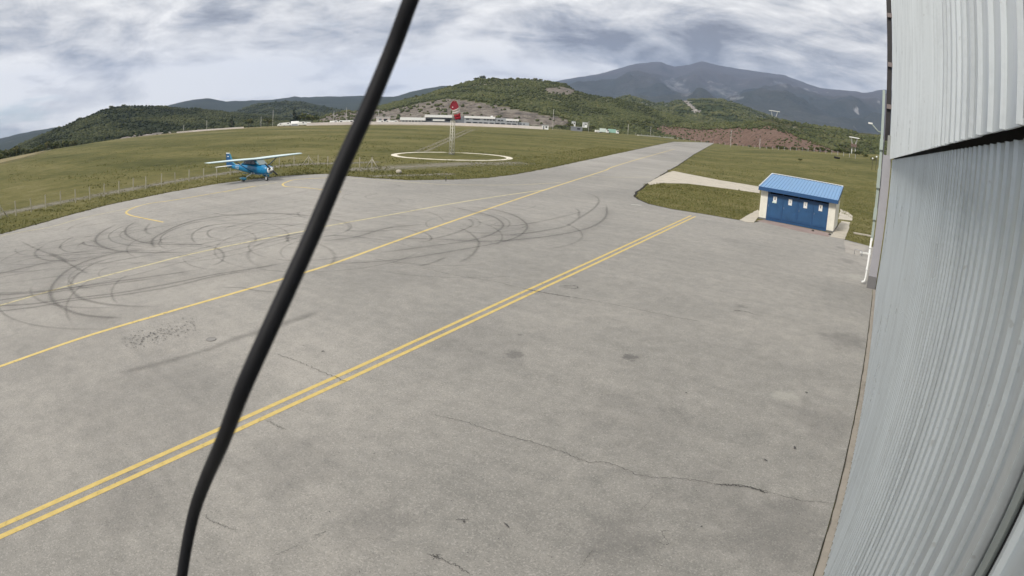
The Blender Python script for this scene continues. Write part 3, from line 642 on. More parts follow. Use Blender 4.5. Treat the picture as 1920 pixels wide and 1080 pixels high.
MB().box(-hw+.56, hw-.56, .012, .11, 1.915, 1.965).build('transom', BLUED, sh); MB().box(-hw+.56, hw-.56, .002, .10, .0, .15).build('threshold', BLUED, sh)
# roof: mono-pitch, falling to the front
oh = .14; ya, yb2 = -.34, dep+.25; sl = (zb-zf)/dep
zr = lambda y: zf+sl*y+.02
m_ = MB(); X0, X1 = -hw-oh, hw+oh
m_.add([(X0, ya, zr(ya)-.06), (X1, ya, zr(ya)-.06), (X1, yb2, zr(yb2)-.06), (X0, yb2, zr(yb2)-.06), (X0, ya, zr(ya)), (X1, ya, zr(ya)), (X1, yb2, zr(yb2)), (X0, yb2, zr(yb2))], [(0, 3, 2, 1), (4, 5, 6, 7), (0, 1, 5, 4), (1, 2, 6, 5), (2, 3, 7, 6), (3, 0, 4, 7)])
rf = m_.build('roof', ROOFB, sh)
nrib = 24; m_ = MB(); pw = (X1-X0)/nrib
def bar3(m, xa, xb, y0, y1, zz, h):
    m.add([(xa, y0, zr(y0)+zz), (xb, y0, zr(y0)+zz), (xb, y1, zr(y1)+zz), (xa, y1, zr(y1)+zz), (xa+.008, y0, zr(y0)+zz+h), (xb-.008, y0, zr(y0)+zz+h), (xb-.008, y1, zr(y1)+zz+h), (xa+.008, y1, zr(y1)+zz+h)], [(0, 3, 2, 1), (4, 5, 6, 7), (0, 1, 5, 4), (1, 2, 6, 5), (2, 3, 7, 6), (3, 0, 4, 7)])
rm = MB(); bar3(rm, -.028, .028, ya+.01, yb2-.02, .002, .042); rme = rm.mesh('roof_rib', ROOFB)
for k in range(nrib): link('roof_rib', rme, rf, (X0+(k+.5)*pw, 0, 0))
gm = MB(); bar3(gm, -pw/2+.04, pw/2-.04, yb2-.10, yb2-.02, .004, .024); gme = gm.mesh('ridge_gap', DARK)
for k in range(nrib-1): link('ridge_gap', gme, rf, (X0+(k+1)*pw, 0, 0))
m_ = MB(); bar3(m_, X0, X1, yb2-.018, yb2+.03, .0, .065); m_.build('ridge_trim', WHITE, rf)
m_ = MB(); bar3(m_, X0-.02, X0+.045, ya, yb2, .003, .055); m_.build('verge_trim', WHITE, rf)
MB().box(X0-.01, X1+.01, ya-.05, ya+.03, zr(ya)-.27, zr(ya)-.005).build('fascia_board', BLUED, rf)
m_ = MB(); m_.add([(X1, ya+.035, zr(ya)-.27), (X1+.03, ya+.035, zr(ya)-.27), (X1+.03, yb2, zr(yb2)-.22), (X1, yb2, zr(yb2)-.22), (X1, ya+.035, zr(ya)+.02), (X1+.03, ya+.035, zr(ya)+.02), (X1+.03, yb2, zr(yb2)+.02), (X1, yb2, zr(yb2)+.02)], [(0, 3, 2, 1), (4, 5, 6, 7), (0, 1, 5, 4), (1, 2, 6, 5), (2, 3, 7, 6), (3, 0, 4, 7)]); m_.build('fascia_board', BLUED, rf)
for k, (px, py) in enumerate(((1524, 434), (1556, 441))):
    p = at(px, py); o = MB().sphere((0, 0, .05), (.11, .08, .07), 8, 5).build('stone', paint('dark_stone', (.07, .06, .055), .9)); o.location = (p.x, p.y, .012); tag(o, ('small dark stone on the pink paving before the third door', 'brown stone at the corner of the shed paving')[k], 'stone')
p = at(748, 325.5); o = MB().sphere((0, 0, .16), (.34, .26, .22), 9, 6).build('boulder', CONC); o.location = (p.x, p.y, 0); tag(o, 'lone white boulder in the grass below the windsock ring', 'boulder')
p = at(1190, 371); o = MB().tube([(0, 0, 0), (.02, 0, .42)], .03, 6).build('marker_peg', DARK); o.location = (p.x, p.y, 0); tag(o, 'dark marker peg at the tip of the grass island', 'peg')
p = at(836, 340); o = MB().tube([(0, 0, 0), (.0, .02, .4)], .03, 6).build('marker_peg', DARK); o.location = (p.x, p.y, 0); tag(o, 'dark marker peg on the grass edge below the windsock', 'peg')

# ------------------------------------------------------------------ light aircraft (built nose along +x, wheels at z = 0)
PB = paint('aircraft_blue', (.006, .175, .37), .30, .10, 1.2, 0, .6); PBD = paint('aircraft_dark_blue', (.008, .075, .20), .3); PW = paint('aircraft_white', (.78, .80, .79), .3, .05); PL = paint('aircraft_light_blue', (.05, .25, .38), .3)
TYRE = paint('tyre', (.015, .015, .016), .8); PROP = paint('prop_black', (.012, .012, .013), .35); STEEL = paint('steel', (.45, .45, .46), .35, .1, 3, .8)
pc = at(478, 333); ap = empty('light_aircraft', (-47.9, 29.45, 0.0), R(4), (1.03, .98, .90)); tag(ap, 'blue high wing light aircraft with white wing tops parked at the grass edge', 'aircraft')
def sec(x, w_, zt, zb_, n=16, p=2.6):
    cz, hh = (zt+zb_)/2, (zt-zb_)/2; out = []
    for k in range(n):
        a = 2*math.pi*k/n; c, s_ = math.cos(a), math.sin(a)
        out.append((x, w_*abs(c)**(2/p)*(1 if c > 0 else -1), cz+hh*abs(s_)**(2/p)*(1 if s_ > 0 else -1)))
    return out
fu = MB().loft([sec(1.70, .36, 1.42, .78), sec(1.62, .44, 1.50, .72), sec(1.2, .50, 1.55, .66), sec(.62, .53, 1.62, .62), sec(.0, .54, 1.66, .60), sec(-1.0, .53, 1.66, .62), sec(-1.9, .44, 1.60, .72), sec(-3.0, .31, 1.52, .86), sec(-4.2, .18, 1.43, 1.0), sec(-5.4, .07, 1.36, 1.12)])
fus = fu.build('fuselage', PB, ap)
MB().loft([sec(.60, .50, 1.62, 1.60, 12), sec(.12, .47, 2.05, 1.60, 12), sec(-.2, .46, 2.17, 1.6, 12), sec(-1.3, .45, 2.17, 1.6, 12), sec(-2.0, .36, 1.98, 1.58, 12), sec(-2.75, .22, 1.60, 1.52, 12)]).build('cabin', PL, ap)
for sy in (-1, 1):
    wq = [[(.02, 1.66), (-.62, 1.66), (-.62, 2.04), (-.22, 2.04)], [(-.70, 1.66), (-1.42, 1.66), (-1.42, 2.04), (-.70, 2.04)], [(-1.50, 1.68), (-2.15, 1.68), (-1.75, 1.98), (-1.50, 2.02)]]
    for kk, q_ in enumerate(wq):
        m_ = MB(); pts = []
        off = [.505, .505, .47][kk]
        m_.add([(x, sy*(off-(z-1.66)*.1), z) for x, z in q_]+[(x, sy*(off-.05-(z-1.66)*.1), z) for x, z in q_], [(0, 1, 2, 3), (7, 6, 5, 4), (0, 4, 5, 1), (1, 5, 6, 2), (2, 6, 7, 3), (3, 7, 4, 0)]); m_.build('side_window', GLASS, ap)
m_ = MB(); m_.add([(.70, -.44, 1.625), (.70, .44, 1.625), (.0, .42, 2.14), (.0, -.42, 2.14), (.57, -.42, 1.61), (.57, .42, 1.61), (-.12, .40, 2.10), (-.12, -.40, 2.10)], [(0, 1, 2, 3), (7, 6, 5, 4), (0, 4, 5, 1), (1, 5, 6, 2), (2, 6, 7, 3), (3, 7, 4, 0)]); m_.build('windscreen', paint('windscreen_glass', (.20, .25, .25), .12, .1, 1, 0, .8), ap)
def airfoil(c, t, x0, y, z, n=9):
    up = [(x0-c*u, y, z+t*c*(2.97*math.sqrt(u)-1.26*u-3.516*u*u+2.843*u**3-1.036*u**4)*.55) for u in [(k/(n-1))**1.6 for k in range(n)]]
    dn = [(x0-c*u, y, z-t*c*(2.97*math.sqrt(u)-1.26*u-3.516*u*u+2.843*u**3-1.036*u**4)*.35) for u in [(k/(n-1))**1.6 for k in range(1, n-1)]]
    return up+dn[::-1]
wg = MB().loft([airfoil(1.0, .08, -.2, -5.55, 2.29), airfoil(1.12, .12, -.1, -5.42, 2.28), airfoil(1.63, .13, .12, -2.5, 2.22), airfoil(1.63, .13, .12, 0, 2.16), airfoil(1.63, .13, .12, 2.5, 2.22), airfoil(1.12, .12, -.1, 5.42, 2.28), airfoil(1.0, .08, -.2, 5.55, 2.29)])
wing = wg.build('wing', paint('wing_pale_cyan', (.66, .79, .80), .3, .06), ap)
for sy in (-1, 1):   # dark underside panel of each half wing
    m_ = MB(); m_.add([(.02, sy*.5, 2.085), (.02, sy*2.5, 2.14), (-.2, sy*5.3, 2.235), (-1.05, sy*5.3, 2.25), (-1.4, sy*2.5, 2.18), (-1.4, sy*.5, 2.13)]+[(.02, sy*.5, 2.075), (.02, sy*2.5, 2.13), (-.2, sy*5.3, 2.225), (-1.05, sy*5.3, 2.24), (-1.4, sy*2.5, 2.17), (-1.4, sy*.5, 2.12)], [tuple(range(6)), tuple(range(11, 5, -1))]+[(k, k+6, (k+1) % 6+6, (k+1) % 6) for k in range(6)]); m_.build('underwing_panel', PL, wing)
    MB().tube([(-.25, sy*.52, .80), (-.45, sy*2.55, 2.15)], .045, 6).build('wing_strut', PBD, ap)
    gl = MB().tube([(-.55, sy*.45, .72), (-.62, sy*.95, .48), (-.66, sy*1.28, .26)], [.06, .045, .04], 8).build('landing_gear_leg', PW if sy < 0 else PB, ap)
    MB().tube([(-.66, sy*1.31, .19), (-.66, sy*1.43, .19)], .19, 16).build('wheel', TYRE, gl)
    MB().loft([sec(-.18, .03, .30, .22, 10, 2), sec(-.32, .10, .42, .14, 10, 2), sec(-.62, .125, .47, .12, 10, 2), sec(-.95, .09, .42, .17, 10, 2), sec(-1.3, .02, .33, .25, 10, 2)]).build('wheel_fairing', PL, gl, (0, sy*1.37, 0))
nl = MB().tube([(1.15, 0, .72), (1.18, 0, .34)], .045, 8).build('nose_gear_leg', STEEL, ap)
MB().tube([(1.18, -.06, .175), (1.18, .06, .175)], .175, 16).build('wheel', TYRE, nl)
for sy in (-1, 1): MB().box(1.13, 1.23, sy*.075-.012, sy*.075+.012, .14, .42).build('fork', PW, nl)
cw_ = MB().loft([sec(1.705, .37, 1.43, .80), sec(1.78, .33, 1.38, .86), sec(1.80, .20, 1.25, 1.0)]).build('cowl', PW, ap)
for sy in (-1, 1): MB().loft([[(1.80, sy*.19+.10*math.cos(a), 1.19+.08*math.sin(a)) for a in np.linspace(0, 6.283, 13)[:-1]], [(1.815, sy*.19+.10*math.cos(a), 1.19+.08*math.sin(a)) for a in np.linspace(0, 6.283, 13)[:-1]]]).build('air_intake', PROP, cw_)
MB().box(1.74, 1.80, -.16, .16, .86, .97).build('lower_intake', PROP, cw_)
pr = MB().loft([[(x, r_*math.cos(a), 1.16+r_*math.sin(a)) for a in np.linspace(0, 6.283, 13)[:-1]] for x, r_ in ((1.83, .15), (1.9, .14), (2.0, .10), (2.08, .03))]).build('propeller_hub', PW, ap)
pa = R(-50)
for sg_ in (-1, 1):
    m_ = MB(); rings = []
    for t, ch, th, tw in ((.10, .08, .035, 40), (.35, .12, .03, 28), (.7, .10, .02, 18), (1.0, .06, .012, 14)):
        cs = [(math.cos(a)*ch, math.sin(a)*th) for a in np.linspace(0, 6.283, 9)[:-1]]; tw = R(tw)
        ring = []
        for u, v in cs:
            x = v*math.cos(tw)-u*math.sin(tw); y_ = u*math.cos(tw)+v*math.sin(tw)
            yy = sg_*(t*math.sin(pa))+y_*math.cos(pa); zz = sg_*(t*math.cos(pa))-y_*math.sin(pa); ring.append((1.88+x, yy, 1.16+zz))
        rings.append(ring)
    m_.loft(rings); bl = m_.build('propeller_blade', PROP, ap)
fn = MB(); tr_ = [(-4.15, 1.42), (-4.55, 1.62), (-5.15, 2.62), (-5.72, 2.62), (-5.62, 1.30)]
fn.add([(x, -.055 if z < 2 else -.03, z) for x, z in tr_]+[(x, .055 if z < 2 else .03, z) for x, z in tr_], [(0, 1, 2, 3, 4), (9, 8, 7, 6, 5)]+[(k, k+5, (k+1) % 5+5, (k+1) % 5) for k in range(5)]); fin = fn.build('tail_fin', PBD, ap)
MB().box(-5.74, -5.13, -.036, .036, 2.625, 2.72).build('fin_cap', PW, fin); MB().box(-5.45, -5.2, -.050, -.046, 2.28, 2.38).build('flag_patch', PW, fin)
m_ = MB(); m_.add([(-4.17, -.05, 1.46), (-4.57, -.05, 1.66), (-5.15, -.035, 2.62), (-4.98, -.03, 2.62), (-4.45, -.05, 1.70), (-3.95, -.05, 1.47)]+[(-4.17, .05, 1.46), (-4.57, .05, 1.66), (-5.15, .035, 2.62), (-4.98, .03, 2.62), (-4.45, .05, 1.70), (-3.95, .05, 1.47)], [tuple(range(6)), tuple(range(11, 5, -1))]+[(k, k+6, (k+1) % 6+6, (k+1) % 6) for k in range(6)]); m_.build('dorsal_strake', PL, fin)
tp = MB().loft([airfoil(.6, .08, -4.75, -1.72, 1.34, 7), airfoil(.95, .09, -4.45, 0, 1.34, 7), airfoil(.6, .08, -4.75, 1.72, 1.34, 7)]).build('tailplane', PW, ap)
MB().box(-2.0, .9, -.556, -.535, .66, .70).build('sill_stripe', PBD, ap)
MB().sphere((-.1, -.54, .76), (.10, .03, .06), 8, 6).build('step_plate', PW, ap); MB().sphere((-.56, -.46, .76), (.12, .05, .06), 8, 6).build('gear_cuff', PW, ap)
tx = bpy.data.curves.new('registration', 'FONT'); tx.body = 'Y12'; tx.size = .42; tx.extrude = .004; tx.materials.append(PW)
tmp = bpy.data.objects.new('registration_text', tx); COL.objects.link(tmp); dg = bpy.context.evaluated_depsgraph_get(); tme = bpy.data.meshes.new_from_object(tmp.evaluated_get(dg)); bpy.data.objects.remove(tmp)
txo = link('registration', tme, fus); txo.location = (-3.55, -.335, 1.06); txo.rotation_euler = (R(88), R(0), R(-6.5))

# ------------------------------------------------------------------ wire fence
fpx = [(-22, 418), (3, 411), (31, 404.5), (59, 398), (86, 391), (113.6, 384.4), (141.4, 380), (168.6, 374.7), (195, 369), (222.8, 363.6), (249.4, 357.5), (273, 354), (302, 349), (328, 345), (354, 340), (381, 337), (406, 333), (432, 328), (460, 323.5), (493, 318), (524, 313.5), (552, 310.5), (579, 309), (597, 309.8), (615, 310.6), (634, 311.5), (654, 313), (675, 314), (698, 315)]
f0 = at(*fpx[2]); fe = empty('wire_fence', (f0.x, f0.y, 0)); tag(fe, 'long wire fence of thin pale posts along the far edge of the apron', 'fence')
pm = MB().box(-.036, .036, -.036, .036, 0, 1.12).mesh('post', WOOD); tops = []
for k, q_ in enumerate(fpx):
    p = at(*q_)-f0; hgt = random.uniform(.94, 1.06)
    o = link('post', pm, fe, (p.x, p.y, 0), (R(random.uniform(-2, 2)), R(random.uniform(-2, 2)), random.uniform(0, 1))); o.scale = (1, 1, hgt); tops.append((p, hgt))
    if k in (1, 22, 28):
        d = (at(*fpx[min(k+1, 28)])-at(*fpx[k-1])).normalized()
        for sg_ in (-1, 1): MB().tube([(p.x, p.y, .95), (p.x+d.x*sg_*.72, p.y+d.y*sg_*.72, 0)], .045, 6).build('brace', WOOD, fe)
wm = paint('fence_wire', (.22, .21, .20), .6, .1, 3, .3)
for z in (.25, .55, .85, 1.05):
    MB().tube([(p.x, p.y-.05, z*h_) for p, h_ in tops], .0035, 4).build('wire', wm, fe)

# ------------------------------------------------------------------ windsock and its painted ring
rc = Vector((-56.5, 66.6, 0)); m_ = MB(); segs = 96; ro, ri = 8.6, 7.75
rg = []
for k in range(segs):
    a = 2*math.pi*k/segs; j = random.uniform(-.06, .06); jj = random.uniform(-.09, .09)
    cut = .35 if abs(((a-R(128)+math.pi) % (2*math.pi))-math.pi) < R(9) else 0
    rg.append([(math.cos(a)*(ri+jj+cut), math.sin(a)*(ri+jj+cut), 0), (math.cos(a)*(ri+jj+cut), math.sin(a)*(ri+jj+cut), .035), (math.cos(a)*(ro+j-cut), math.sin(a)*(ro+j-cut), .035), (math.cos(a)*(ro+j-cut), math.sin(a)*(ro+j-cut), 0)])
m_.loft(rg+[rg[0]], cap=False, smooth=False); o = m_.build('ring_marker', m_concrete('cream_ring', (.70, .65, .54))); o.location = rc; tag(o, 'large pale cream ring lying in the grass around the windsock mast', 'ring marker')
wb = at(847, 290); ws = empty('windsock_mast', wb); tag(ws, 'tall cream lattice mast carrying the windsock', 'mast')
CM = paint('mast_cream', (.56, .54, .46), .5)
hb = 5.0; s0, s1 = .26, .21
for k, (sx, sy) in enumerate(((-1, -1), (1, -1), (1, 1), (-1, 1))):
    MB().tube([(sx*s0, sy*s0, 0), (sx*s1, sy*s1, hb)], .046, 6).build('leg', CM, ws)
n_ = 11
br_ = MB()
for fc in range(4):
    cs = [(-1, -1), (1, -1), (1, 1), (-1, 1)]; a, b = cs[fc], cs[(fc+1) % 4]
    for k in range(n_):
        z0, z1 = hb*k/n_, hb*(k+1)/n_; sa = s0+(s1-s0)*z0/hb; sb = s0+(s1-s0)*z1/hb; p_, q_ = (a, b) if k % 2 else (b, a)
        o = MB().tube([(p_[0]*sa, p_[1]*sa, z0), (q_[0]*sb, q_[1]*sb, z1)], .024, 5, False).build('brace', CM, ws)
for dx in (-.13, .13): MB().tube([(dx, 0, hb-.15), (dx*.9, 0, 7.1)], .046, 6).build('upper_pole', CM, ws)
MB().box(-.34, .34, -.34, .34, -.02, .10).build('base_plate', PLIN, ws)
zt = 7.15; MB().tube([(-.1, 0, zt-.5), (.02, -.05, zt+.68)], .035, 6).build('pivot_pole', CM, ws)
vd = Vector((wb.x, wb.y, 0)).normalized(); rt = Vector((vd.y, -vd.x, 0))
so_ = empty('windsock', wb+Vector((.0, -.05, zt+.1))-vd*.5+rt*.12); tag(so_, 'drooping red and white windsock hanging from the lattice mast', 'windsock')
# sock: mouth faces the apron, body droops away and to the right
vd = Vector((wb.x, wb.y, 0)).normalized(); rt = Vector((vd.y, -vd.x, 0))
cen = [Vector((0, 0, 0)), vd*.30+rt*.12+Vector((0, 0, -.28)), vd*.48+rt*.26+Vector((0, 0, -.72)), vd*.58+rt*.42+Vector((0, 0, -1.18)), vd*.66+rt*.58+Vector((0, 0, -1.62)), vd*.72+rt*.70+Vector((0, 0, -1.98))]
rs = [.68, .66, .64, .60, .55, .50]; rings = []
for k, c in enumerate(cen):
    t = (cen[min(k+1, 5)]-cen[max(k-1, 0)]).normalized()
    if k == 0: t = (vd*.9+Vector((0, 0, -.25))).normalized()
    u = t.cross(rt).normalized(); v_ = u.cross(t).normalized()
    rings.append([tuple(c+(v_*math.cos(a)*.85+u*math.sin(a))*rs[k]*(1+.08*math.sin(3*a+k))) for a in np.linspace(0, 2*math.pi, 17)[:-1]])
for k, mm in enumerate((RED, CLOTHW, CLOTHW, RED, RED)):
    m_ = MB().loft(rings[k:k+2], cap=False); o = m_.build('cloth_band', mm, so_); sl_ = o.modifiers.new('solid', 'SOLIDIFY'); sl_.thickness = .012
MB().tube([Vector(p) for p in rings[0]]+[Vector(rings[0][0])], .022, 6).build('mouth_hoop', paint('hoop_red', (.30, .015, .03), .5), so_)
dsc = MB(); dsc.add([tuple(Vector(p)*.97+vd*.10) for p in rings[0]], [tuple(range(16))]); dsc.build('inner_lining', paint('lining_red', (.20, .008, .022), .8), so_)
MB().tube([tuple(vd*.12+Vector((0, 0, .55))), tuple(vd*.5+rt*-.12+Vector((0, 0, .55)))], .03, 6).build('hanger', CM, so_)
MB().box(-.10, .06, -.32, -.26, -.32, -.22).build('lamp', PW, so_, rt*.0+vd*-.35)

# ------------------------------------------------------------------ foreground cable, hanging close to the camera
cpx = [(800, -70, .51), (770, 0, .50), (737, 90, .50), (692, 200, .49), (642, 310, .48), (591, 430, .47), (546, 530, .46), (500, 630, .455), (455, 730, .47), (416, 830, .53), (385, 900, .60), (361, 970, .66), (341, 1080, .72), (333, 1180, .76)]
P = [Vector(ray(a, b)*d)+Vector((0, 0, H)) for a, b, d in cpx]
P = [Vector((.50, .02, 7.30)), Vector((.22, .12, 7.20)), Vector((-.05, .22, 6.75)), Vector((-.19, .30, 6.30)), Vector(ray(868, -270)*.56)+Vector((0, 0, H)), Vector(ray(833, -165)*.53)+Vector((0, 0, H))] + P + [Vector((-.08, .05, 5.1)), Vector((.30, .15, 4.75)), Vector((.66, .30, 4.7))]
Pc = [Vector(q_) for q_ in spline(P, 160)]
rad_ = [.0068]*len(Pc)
ca = MB().tube(Pc, rad_, 12).build('cable', BLACK); tag(ca, 'thick black cable hanging across the whole view close to the camera', 'cable')

# ------------------------------------------------------------------ buildings and vehicles along the far side of the field
def local_frame(px, dist):
    """a thing's base on the terrain in the direction of a photo column, turned to face the apron"""
    d = ray(px, 400); k = dist/math.hypot(d[0], d[1]); x, y = d[0]*k, d[1]*k
    return Vector((x, y, float(gh(x, y)))), math.atan2(y, x)+math.pi/2 - math.pi   # local -y faces the camera
def face(px, dist, name, scale=None, dz=0.0):
    p, a = local_frame(px, dist); d = Vector((p.x, p.y, 0)).normalized()
    o = empty(name, p+Vector((0, 0, dz)), math.atan2(d.y, d.x)-math.pi/2, scale); return o
DB = 392.0; ppm = 1150/DB           # pixels per metre at that distance
rcx = 862
rb = face(rcx, DB, 'race_control_building'); tag(rb, 'long low white and grey two storey pit building under the quarry hill', 'building')
bx = lambda px: (px-rcx)/ppm*1.0
base_y = {'t': 0}
def hz(px, py):   # height above ground of a photo place at building distance
    d = ray(px, py); return H + d[2]/math.hypot(d[0], d[1])*DB
G1 = paint('render_grey', (.36, .38, .40), .8, .06, .3); W1 = paint('render_white', (.82, .82, .80), .8, .06, .3); G2 = paint('render_dark_grey', (.20, .21, .23), .8, .06, .3)
zt_ = lambda px, py: hz(px, py)
z0 = -.5
def blk(pa, pb, zl, zh, y0_, y1_, mat, name, par=None): return MB().box(bx(pa), bx(pb), y0_, y1_, zl, zh).build(name, mat, par or rb)
def win(pa, pb, zl, zh, y=-.05):
    o = blk(pa, pb, zl, zh, y, y+.08, G2, 'window'); MB().box(bx(pa)+.12, bx(pb)-.12, y-.02, y-.003, zl+.12, zh-.12).build('pane', GLASS, o); return o
z_g = hz(862, 233.5); u = 1/ppm
zz = lambda py: (hz(862, py))
blk(746, 792, z0, zz(228.5), 0, 12, G2, 'wall'); blk(745, 792.5, zz(228.3), zz(223), -1, 12.4, W1, 'parapet')
for a in range(748, 790, 6): blk(a, a+1, z0, zz(228.5), -.6, -.1, W1, 'pillar')
blk(792.6, 842.6, z0, zz(222.2), .4, 14, G2, 'wall'); blk(791, 843, zz(222), zz(217.3), -1.2, 14.4, W1, 'parapet')
blk(806, 828, zz(228.8), zz(225), -.4, .2, W1, 'balcony'); win(830, 839, zz(228.5), zz(224.5), .25); win(794, 804, zz(228.5), zz(225), .25)
blk(843.2, 864, z0, zz(219), 1.5, 14, G2, 'wall'); win(853, 858, zz(225.5), zz(222.5), 1.35)
blk(864.2, 921, z0, zz(221.8), 0, 14, G1, 'wall'); blk(864, 921, zz(221.6), zz(217.6), -.5, 14.3, W1, 'parapet')
blk(921.2, 941, z0, zz(219.2), .3, 14, G1, 'wall'); blk(941.2, 964, z0, zz(223.9), 0, 14, G1, 'wall'); blk(941, 965, zz(223.7), zz(219.9), -.5, 14.3, W1, 'parapet')
blk(965.2, 985, z0, zz(225.5), 1, 11, G1, 'wall'); blk(913, 917, zz(217.5), zz(215.8), 2, 4, W1, 'roof_unit')
for a, b in ((867, 873), (880, 893), (900, 904), (905.5, 909.5), (911, 915), (916.5, 921), (926, 930.5), (932, 936)): win(a, b, zz(224.8), zz(222.4))
for a, b in ((943, 947), (948.5, 953), (954.5, 958), (959, 963)): win(a, b, zz(226.0), zz(223.9+.4))
for a, b in ((868, 877), (880, 889), (891, 898), (900, 908), (911, 919), (922, 930), (932, 940), (943, 951), (953, 961)): win(a, b, zz(230.8), zz(228.4))
for px in (968, 974): win(px, px+3, zz(230), zz(227.6), .95)
# trackside barrier walls
TW = paint('barrier_white', (.70, .64, .60), .85, .14, .25)
def wall_run(pxs, dist, h_, name, label, mat=TW, th=.5):
    pts = [along(px, 300, dd) for px, dd in zip(pxs, dist if hasattr(dist, '__len__') else [dist]*len(pxs))]
    pts = [Vector((p.x, p.y, float(gh(p.x, p.y)))) for p in pts]; m = MB(); rings = []
    for i_, p in enumerate(pts):
        t = (pts[min(i_+1, len(pts)-1)]-pts[max(i_-1, 0)]); t.z = 0; t.normalize(); n_ = Vector((-t.y, t.x, 0))*th/2
        rings.append([tuple(p+n_+Vector((0, 0, -.6))), tuple(p-n_+Vector((0, 0, -.6))), tuple(p-n_+Vector((0, 0, h_))), tuple(p+n_+Vector((0, 0, h_)))])
    m.loft(rings, smooth=False); o = m.build(name, mat); tag(o, label, 'wall'); return o
wall_run(list(range(574, 1036, 22)), 383, 1.75, 'barrier_wall', 'long low pinkish white track barrier in front of the pit building')
wall_run([330, 360, 400, 440, 456], [415, 415, 411, 409, 408], .95, 'barrier_wall', 'low white track wall under the dark left hill')
wall_run(list(range(1192, 1346, 11)), list(np.linspace(424, 496, 14)), .5, 'runway_kerb', 'long pale kerb beyond the end of the taxiway', m_concrete('pale_kerb', (.66, .64, .58)), 1.6)
# parked vehicles and sheds
def van_proto():
    r = empty('parked_van', (0, 0, 0))
    MB().loft([[(x, y, z) for y, z in ((-1, .45), (1, .45), (1, t_*.55+.4), (.85, t_), (-.85, t_), (-1, t_*.55+.4))] for x, t_ in ((-2.6, 2.1), (1.2, 2.2), (2.0, 1.35), (2.7, 1.1))], smooth=False).build('body', WHITE, r)
    for sy in (-1, 1): MB().box(.1, 1.2, sy*.97-.03, sy*.97+.03, 1.3, 1.85).build('side_window', GLASS, r)
    for x in (-1.6, 1.7):
        for sy in (-1, 1): MB().tube([(x, sy*.98, .36), (x, sy*.75, .36)], .36, 10).build('wheel', TYRE, r)
    return r
vp = van_proto(); first_v = True
vans = [(527, 398, 0, 1.0, 'white van at the far left end of the row of parked vans'), (538, 396, 3, 1.1, 'white van parked left of the rounded white tent'), (566, 396, 3, 1.15, 'white van parked just right of the rounded white tent'), (574, 400, 0, 1.05, 'tall white van parked right of the tent, furthest right of that pair'),
        (626, 396, 3, 1.2, 'white van parked behind the barrier under the bare left scarp'), (640, 396, 0, 1.25, 'second white van behind the barrier under the left scarp'), (655, 397, 3, 1.25, 'white van behind the barrier close to the cable on its left'), (712, 396, 3, 1.1, 'white van behind the barrier right beside the cable'), (725, 396, 0, 1.1, 'white van behind the barrier between cable and pit building'), (737, 396, 3, 1.1, 'white van parked against the left end of the pit building')]
for px, dd, a_, sc_, lb in vans:
    o = vp if first_v else copy_tree(vp); first_v = False
    p, _ = local_frame(px, dd); o.location = p; d = Vector((p.x, p.y)); o.rotation_euler = (0, 0, math.atan2(d.y, d.x)+math.pi/2+a_); o.scale = (sc_,)*3
    tag(o, lb, 'van', 'white vans parked along the track')
tn = face(552, 398, 'event_tent'); tag(tn, 'rounded white tent among the parked vans at far left', 'tent')
MB().loft([[(x, 0+y, z) for y, z in ((-2.2, 0), (-2.2, 1.5), (-1.2, 2.6), (0, 3.0), (1.2, 2.6), (2.2, 1.5), (2.2, 0))] for x in (-2.6, 2.6)], smooth=False).build('canopy', WHITE, tn)
MB().box(-2.0, 2.0, -2.22, -2.19, 0, 1.2).build('side_panel', G1, tn)
def hut(px, dist, w_, h_, d_, mat, rmat, label, name='field_hut', dz=0.0):
    o = face(px, dist, name, dz=dz); tag(o, label, 'hut' if name == 'field_hut' else name.replace('_', ' '))
    MB().box(-w_/2, w_/2, 0, d_, -.6, h_).build('wall', mat, o); MB().box(-w_/2-.2, w_/2+.2, -.25, d_+.2, h_+.003, h_+.25).build('roof', rmat, o)
    MB().box(-w_*.3, -w_*.1, -.03, .02, .0, h_*.8).build('door', G2, o); q_ = MB().box(w_*.05, w_*.32, -.03, .02, h_*.4, h_*.78).build('window', GLASS, o); return o
hut(715, 404, 9, 4.4, 5, paint('pale_pink', (.62, .55, .52), .8), W1, 'low pale pink shed with white roof right beside the cable')
hut(1013, 386, 4.2, 2.6, 4, W1, G1, 'small white box hut at the right end of the track barrier')
hut(1065, 432, 2.6, 3.2, 4, W1, G2, 'narrow white house, left of the two above the dark bank', dz=3.0); hut(1086, 436, 3.4, 3.0, 4, W1, G1, 'wider white house above the dark bank beside bushes', dz=3.0)
hut(1071, 400, 7.5, 2.6, 4, G2, G1, 'dark grey container shed below the two white houses')
def truck(px, dist, L, mat, label):
    o = face(px, dist, 'parked_truck'); tag(o, label, 'truck')
    MB().box(-L/2, L/2-1.9, -1.1, 1.2, .7, 3.0).build('cargo_box', mat, o); MB().box(L/2-1.8, L/2, -1.05, 1.15, .5, 2.4).build('cab', WHITE, o); MB().box(L/2-1.0, L/2-.1, -1.08, -1.04, 1.4, 2.2).build('side_window', GLASS, o)
    for x in (-L/2+1, L/2-.9):
        for sy in (-1, 1): MB().tube([(x, sy*.9-.12, .45), (x, sy*.9+.12, .45)], .45, 10).build('wheel', TYRE, o)
GT = paint('truck_green', (.30, .50, .42), .5)
truck(1122, 398, 6.0, paint('truck_pale', (.60, .68, .64), .5), 'pale truck, left of the two parked before the red bank'); truck(1139, 400, 7.0, GT, 'pale green truck, right of the two parked before the red bank')
o = copy_tree(vp); p, _ = local_frame(1111, 398); o.location = p; o.scale = (.8,)*3; o.rotation_euler = (0, 0, 1.0); tag(o, 'small white van parked left of the pale trucks', 'van', 'white vans parked along the track')
